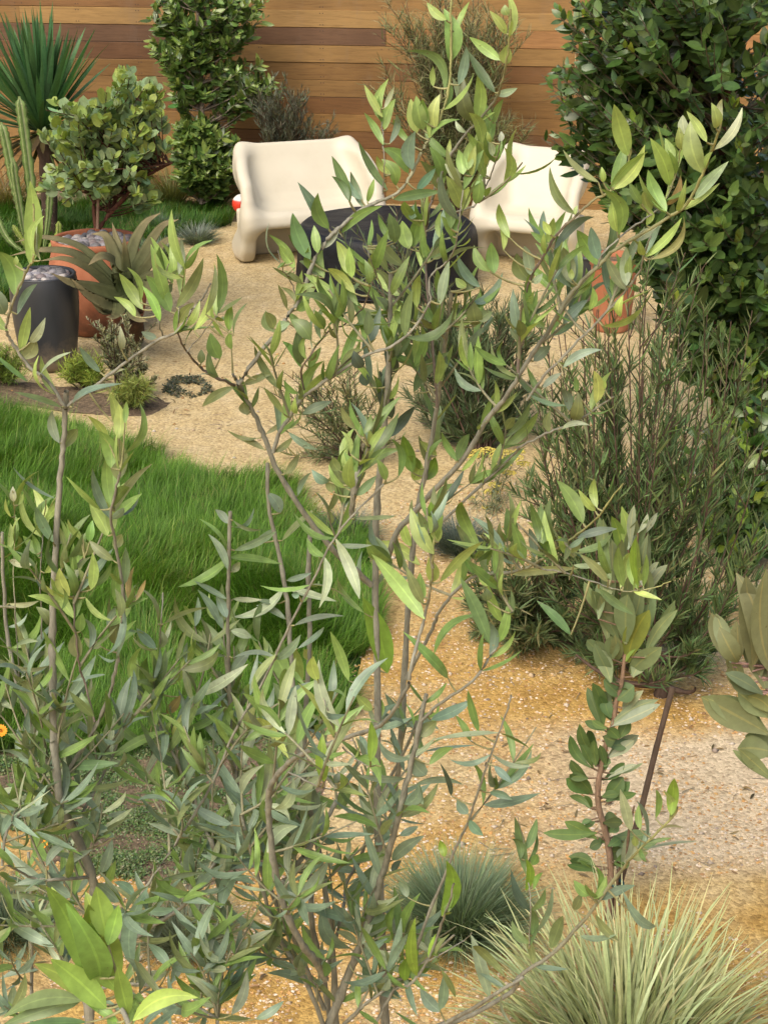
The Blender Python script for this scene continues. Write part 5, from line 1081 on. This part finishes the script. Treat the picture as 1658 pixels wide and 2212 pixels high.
for b in BR:
    q = catmull(b['q'], 6); n = len(q); s = np.linspace(0, 1, n)
    ph = orng.random()*6.28; Yv = b['y0']+(b['y1']-b['y0'])*s+.03*np.sin(s*5+ph)*np.sin(np.pi*s)
    pts = np.array([pz(x, y, Y) for (x, y), Y in zip(q, Yv)])
    pts[1:-1] += orng.standard_normal((n-2, 3))*.0005
    dep = np.array([vdepth(p) for p in pts]); rad = (b['r0']+(b['r1']-b['r0'])*s)*.5*dep/FPX*(1.65 if b['r0'] > 3.6 else 1.3)
    # stems that leave the frame below go on down to the foot of their plant
    for e in (0, -1):
        if q[e][1] > 2195:
            ft = roots[b['pl']]+np.append(orng.standard_normal(2)*.03, -.02)
            t2 = np.linspace(0, 1, 8)[1:, None]; ex = pts[e]*(1-t2)+ft*t2+np.append(orng.standard_normal(2)*.03, 0)*np.sin(np.pi*t2)
            if e == 0: pts = np.vstack([ex[::-1], pts]); rad = np.append(np.linspace(rad[0]*1.5, rad[0], 7), rad)
            else: pts = np.vstack([pts, ex]); rad = np.append(rad, np.linspace(rad[-1], rad[-1]*1.5, 7))
            break
    # knuckles where leaf pairs sat
    rad = rad*(1+.22*(orng.random(len(rad)) < .16))
    young = b['st'] in ('y', 'pale') and b['r1'] < 3.4
    c0 = np.array([.6, .52, .45]) if b['dark'] else np.array([.95, 1.0, .87])
    C = np.tile(c0, (len(pts), 1))
    if young:
        w_ = np.clip((np.linspace(0, 1, len(pts))-.45)/.4, 0, 1)[:, None]; C = C*(1-w_)+np.array([1.15, 1.25, .55])*w_
    tube(GS[b['pl']], pts, rad, 8, np.repeat(np.concatenate([C, np.ones((len(C), 1))], 1)[:, None], 8, 1).reshape(-1, 4), cap=False)
    GS[b['pl']].add([pts[-1]+v for v in np.vstack([rdir(3)*rad[-1]*.8])], [(0, 1, 2)], (.9, .9, .8))
    b['P'] = np.array([pz(x, y, Y) for (x, y), Y in zip(q, Yv)]); b['Q'] = q
    SQ.append(q); SY.append(Yv); SPL += [b['pl']]*n; SR.append(rad[:n] if len(rad) == n else np.full(n, .003))
SQ = np.concatenate(SQ); SY = np.concatenate(SY); SPL = np.array(SPL)
# ---- leaves read off the photograph
REC = {k: [] for k in plants}
for tl, txt in LV.items():
    for it in txt.split(';'):
        f_ = it.split(','); bx, by, tx, ty, w_ = map(float, f_[:5]); st = f_[5]
        b = td(tl, bx, by); e = td(tl, tx, ty); wpx = w_/TILE[tl][2]
        isF = tl == 'f' and st in ('F',) or (tl == 'f' and by > 2040 and bx < 800 and st == 'g')
        d2 = (SQ[:, 0]-b[0])**2+(SQ[:, 1]-b[1])**2
        d2 = np.where((SPL == 'F') == bool(isF), d2, 1e9)
        k = int(np.argmin(d2)); dist = math.sqrt(d2[k]); pl = SPL[k]; Y = SY[k]+orng.normal()*.006
        lpx = math.hypot(e[0]-b[0], e[1]-b[1])
        B = pz(b[0], b[1], Y); dep = vdepth(B); lw = lpx*dep/FPX
        Te = pz(e[0], e[1], Y+lw*orng.uniform(-.42, .42))
        if dist > 3.5:
            S0 = pz(SQ[k, 0], SQ[k, 1], SY[k]); tube(GS[pl], qbez(S0, S0*.5+B*.5+np.array([0, 0, -.15*np.linalg.norm(B-S0)]), B, 5), np.linspace(.0016, .0009, 5), 5, (1.1, 1.15, .6, 1), cap=False)
        REC[pl].append((B, Te, wpx*(1.5 if isF else 1.14), lpx, dep, st))
        if isF and by < 2120:
            sh = orng.normal(0, 10, 4); B2 = pz(b[0]+sh[0]*.5, b[1]+sh[1], Y+.02); REC[pl].append((B2, pz(e[0]+sh[2]*2.4, e[1]+abs(sh[3])*3, Y+.02+lw*orng.uniform(-.3, .4)), wpx*1.3, lpx*.9, dep, st))
for pl, rec in REC.items():
    if not rec: continue
    n = len(rec); B = np.array([r_[0] for r_ in rec]); Te = np.array([r_[1] for r_ in rec]); L = np.linalg.norm(Te-B, axis=1); D = (Te-B)/L[:, None]
    wp = np.array([r_[2] for r_ in rec]); lp = np.array([r_[3] for r_ in rec]); dep = np.array([r_[4] for r_ in rec])
    Wr = np.maximum(wp, .20*lp); ang = np.arccos(np.clip(wp/Wr, 0, 1))*np.where(orng.random(n) < .5, 1, -1)+orng.normal(0, .15, n)
    V = norm(CAM-B); V = norm(V-D*np.sum(V*D, 1)[:, None]); S = np.cross(D, V)
    N = V*np.cos(ang)[:, None]+S*np.sin(ang)[:, None]
    N = np.where((N[:, 2:3] < -.25), N, N)
    cols = np.concatenate([jit(COLS[r_[5]], 1, .13, .07) for r_ in rec])
    g = GL[pl]
    leaves(g, B, D, N, L, Wr*dep/FPX, cols, prof_lance, 10, orng.normal(-.03, .11, n), .3, orng.normal(0, .08, n))
# ---- leaves along the limbs, in opposite pairs, and short fill shoots
def pairs(pl, path, n, st, Lm=.058, t0=.08, t1=.97, Wk=.21):
    if n <= 0: return
    t = np.sort(t0+(t1-t0)*orng.random(n)); p, d = along(path, t)
    a = orng.random(n)*6.28; u_ = norm(np.cross(d, [.1, .2, .97])); v_ = np.cross(d, u_)
    r_ = u_*np.cos(a)[:, None]+v_*np.sin(a)[:, None]
    p2 = np.concatenate([p, p]); n2 = 2*n
    sp = .75 if st in ('b', 'o', 'pale') else .5
    D = norm(np.concatenate([d, d])*(1-sp*.6)+np.concatenate([r_, -r_])*sp+np.array([0, 0, .3 if st != 'b' else .28])+.15*rdir(n2))
    N = norm(np.array([0, 0, 1.])+.5*norm(CAM-p2)+.7*rdir(n2))
    ch = np.array([COLS[c] for c in {'b': ('b', 'b', 'm', 'o', 'm', 'pale'), 'm': ('m', 'm', 'c', 'o', 'y', 'b'), 'y': ('y', 'y', 'm', 'yl'), 'pale': ('b', 'o', 'm'), 'br': ('br', 'm', 'br'), 'd': ('g', 'd')}.get(st, ('m',))])
    c = ch[orng.integers(len(ch), size=n2)]*(1+.16*orng.standard_normal((n2, 1))).clip(.5, 1.5)
    L = Lm*(.55+.75*orng.random(n2))*(1.22 if st == 'b' else 1)
    leaves(GL[pl], p2, D, N, L, L*(Wk-(.045 if st == 'b' else .02))*(.8+.5*orng.random(n2)), c, prof_lance, 7, orng.normal(-.05, .12, n2), .3, orng.normal(0, .08, n2))
for b in BR:
    pairs(b['pl'], b['P'], int(b['n']*FILL_BR), b['st'])
def shoots(boxes):
    for (x0, x1, y0, y1, k, st, ln, nl) in boxes:
        for i in range(k):
            x, y = orng.uniform(x0, x1), orng.uniform(y0, y1)
            d2 = (SQ[:, 0]-x)**2+(SQ[:, 1]-y)**2; d2 = np.where(SPL == 'F', 1e9, d2); kk = int(np.argmin(d2+orng.random(len(d2))*900)); pl = SPL[kk]
            S0 = pz(SQ[kk, 0], SQ[kk, 1], SY[kk]); dd = norm(np.array([orng.normal()*.55, orng.normal()*.45, .8+.3*orng.normal()]))
            E = S0+dd*ln*orng.uniform(.6, 1.3); pa = qbez(S0, S0*.5+E*.5+rdir(1)[0]*ln*.12, E, 7)
            tube(GS[pl], pa, np.linspace(.0022, .0011, 7), 5, (.95, 1.0, .7, 1), cap=False); pairs(pl, pa, nl, st, .057, .12, 1.0)
shoots([(0, 330, 1250, 1600, 7, 'm', .12, 4), (0, 560, 1620, 2212, 54, 'b', .16, 5), (480, 980, 1650, 2212, 40, 'b', .15, 5), (230, 620, 1500, 1700, 4, 'm', .12, 5), (680, 1000, 640, 1000, 15, 'm', .10, 4), (900, 1120, 300, 560, 3, 'y', .08, 3), (1050, 1300, 640, 1000, 10, 'm', .10, 4), (700, 1000, 1000, 1300, 7, 'm', .1, 4), (1000, 1260, 1150, 1420, 6, 'm', .08, 4), (330, 560, 1480, 1650, 6, 'm', .1, 4)])
for k, t in T_.items():
    GS[k].build("stems", M['bark_olive'], t); GL[k].build("foliage", M['olive'], t)
# ================================================================ broad-leaved upright shrubs (protea-like)
M['protea'] = leaf_mat("protea_leaf", .5, .35, .18, (1.5, 1.3, 1.1), .15, 30)
def protea(name, label, stems, Yp, root, lv, coll, width=1.0, group=None):
    t = thing(name, label, "shrub", root, group); gs, gl = Geo(), Geo(); sq, sy = [], []
    for pts, y0, y1, r0, r1, col in stems:
        q = catmull(np.array(pts), 6); Yv = np.linspace(y0, y1, len(q)); p = np.array([pz(x, y, Y) for (x, y), Y in zip(q, Yv)])
        if p[0][2] < .35: p = np.vstack([np.array([p[0][0], p[0][1], 0]), p]); rr = np.append(r0, np.linspace(r0, r1, len(q)))
        else: rr = np.linspace(r0, r1, len(q))
        tube(gs, p, rr*.5*vdepth(p[-1])/FPX, 9, col, knobs=.12); sq.append(q); sy.append(Yv)
    sq = np.concatenate(sq); sy = np.concatenate(sy); rec = []
    lv = lv+[((b[0]+orng.normal()*5, b[1]+orng.normal()*9), (e[0]+orng.normal()*22, e[1]+orng.normal()*16), w_*.85, c) for (b, e, w_, c) in lv]
    for (b, e, wpx, c) in lv:
        k = int(np.argmin((sq[:, 0]-b[0])**2+(sq[:, 1]-b[1])**2)); Y = sy[k]; S0 = pz(sq[k, 0], sq[k, 1], Y)
        B = pz(b[0], b[1], Y+orng.normal()*.02); lpx = math.hypot(e[0]-b[0], e[1]-b[1]); lw = lpx*vdepth(B)/FPX
        rec.append((B, pz(e[0], e[1], Y+lw*orng.uniform(-.4, .45)), wpx*vdepth(B)/FPX, c))
        if np.linalg.norm(B-S0) > .01: tube(gs, [S0, B], .003, 5, col, cap=False)
    B = np.array([r_[0] for r_ in rec]); Te = np.array([r_[1] for r_ in rec]); L = np.linalg.norm(Te-B, axis=1); D = (Te-B)/L[:, None]; n = len(rec)
    V = norm(CAM-B); N = norm(V+.45*rdir(n)); cc = np.concatenate([jit(r_[3], 1, .12, .06) for r_ in rec])
    leaves(gl, B, D, N, L, np.array([r_[2] for r_ in rec])*1.45, cc, prof_obl, 9, orng.normal(-.03, .06, n), .22, orng.normal(0, .05, n))
    gs.build("stems", M['bark_olive'], t); gl.build("foliage", M['protea'], t)
    return t
GR, BRI, PAL, DK = (.185, .235, .11), (.21, .30, .065), (.28, .33, .21), (.10, .165, .05)
def lst(tile, txt, c): return [(td(tile, *map(float, i.split(',')[:2])), td(tile, *map(float, i.split(',')[2:4])), float(i.split(',')[4])/2.998, c) for i in txt.split(';')]
lv = lst('h', '550,1010,340,900,60;500,720,350,620,75;490,620,380,500,50;510,550,375,340,50;590,280,520,0,60;640,230,600,90,60;690,360,760,240,60;590,630,730,520,55;600,740,720,610,75;580,740,690,720,45;570,500,640,520,50;540,540,520,420,50;560,450,490,310,60;600,310,470,250,40;540,1220,355,1180,35;540,1190,365,1125,50;660,1170,760,1130,70;520,820,470,730,40;620,1060,700,1010,45;630,970,690,920,45;540,900,470,930,30;590,560,540,420,45', DK)
lv += lst('h', '680,110,790,20,100;590,350,665,380,70;650,1000,900,980,60;590,900,680,870,65;590,1030,500,1070,50;620,1100,710,1100,80;700,60,600,-40,70;650,150,560,60,60', (.115, .165, .065))
lv += lst('h', '620,480,820,340,60;640,280,960,140,60;720,200,850,50,50;620,620,810,530,30;680,1210,760,940,60;720,1180,740,1060,60', PAL)
lv += lst('e', '620,1950,570,1650,75;700,1970,640,1640,90;740,1950,750,1640,110;880,1900,910,1600,75;860,2050,1070,1740,60;760,2150,970,1980,90;650,2060,640,1910,70;600,2050,545,1940,60;640,2211,560,1990,70;770,1500,810,1160,60;740,1600,720,1320,70;830,1590,760,1370,70;600,1550,590,1150,60;860,1560,880,1250,40;640,1560,650,1290,60;780,1900,800,1600,80;640,1700,600,1420,70;700,1650,660,1360,70;800,1700,830,1400,70;870,1700,850,1450,60;560,1800,560,1560,50;680,1800,690,1480,80', GR)
lv += lst('e', '750,2080,890,1740,100;720,1540,710,1070,65;840,1550,820,1260,55', BRI)
lv += lst('e', '840,1260,940,1110,30;850,1550,950,1430,35;750,1350,775,1100,45', PAL)
pr_ = G(1312, 1985)
protea("upright_shrub", "upright single-stemmed broad-leaved shrub with a reddish stem behind the striped grass",
       [([td('h', 620, 1540), td('h', 640, 1200), td('h', 600, 950), td('h', 560, 800), td('h', 560, 650), td('h', 600, 430), td('h', 650, 280), td('h', 680, 100), td('e', 710, 2211), td('e', 740, 1950), td('e', 790, 1700), td('e', 800, 1500)], pr_[1], pr_[1]-.08, 17, 7, (.95, .68, .5, 1)),
        ([td('h', 680, 1260), td('h', 740, 1080), td('h', 760, 940), td('h', 790, 800)], pr_[1], pr_[1]-.1, 9, 4, (.7, .5, .35, 1))], pr_[1], pr_, lv, None)
g = Geo(); c0 = pz(*td('h', 680, 1300), pr_[1]-.01); an = np.linspace(0, 2*np.pi, 20)
tube(g, np.stack([c0[0]+.02*np.cos(an), c0[1]+.022*np.sin(an), c0[2]+0*an], -1), .006, 8, cap=False)
m, nt, out = mat("tie_green"); princ(nt, out, (.008, .05, .048), .5, .4)
s0 = G(*td('h', 640, 1480)); s0[0] += .03
bs = thing("plant_stake", "thin dark cane leaning beside the reddish-stemmed upright shrub", "stake", s0)
gk = Geo(); p0, p1 = pz(*td('h', 690, 1330), pr_[1]+.03), pz(*td('h', 1040, 30), pr_[1]+.22); p0b = p0+(p0-p1)*(p0[2]/(p1[2]-p0[2])); tube(gk, catmull([p0b, p0, p0*.6+p1*.4+[.004, 0, 0], p0*.3+p1*.7, p1], 6), np.linspace(.0115, .010, 25), 10, (.55, .46, .4, 1), knobs=.1)
gk.build("cane", M['bark_grey'], bs); g.build("tie", m, bs)
# big-leaved one cut by the right edge
YR = 4.25
lv = lst('e', '1420,2110,1290,1760,100;1460,2080,1340,1850,90;1560,2100,1450,1500,120;1600,2180,1620,1560,130;1640,2250,1580,1770,170;1720,2200,1700,1540,140;1560,1990,1530,1580,60;1800,2200,1790,1640,150;1480,2260,1420,2060,80;1900,2300,1840,1700,140', (.215, .23, .115))
lv += lst('h', '1658,330,1225,90,140;1720,480,1510,340,130;1700,640,1470,430,60;1680,230,1460,60,90;1900,420,1720,120,150;1850,600,2050,480,150', (.19, .235, .11))
lv += lst('h', '1620,60,1400,-60,80', (.2, .235, .12))
rr_ = np.array([pz(1700, 1800, YR)[0], YR, 0])
protea("protea_shrub", "big grey-green leathery leaved shrub with pink leaf edges, cut off by the right edge", [([(1715, 2330), (1700, 2000), (1690, 1750), (1672, 1600), (1660, 1440)], YR, YR, 26, 9, (1.1, .75, .7, 1)), ([(1700, 2000), (1760, 1800), (1770, 1600), (1740, 1420)], YR, YR-.05, 14, 8, (1.1, .75, .7, 1))], YR, rr_, lv, None)
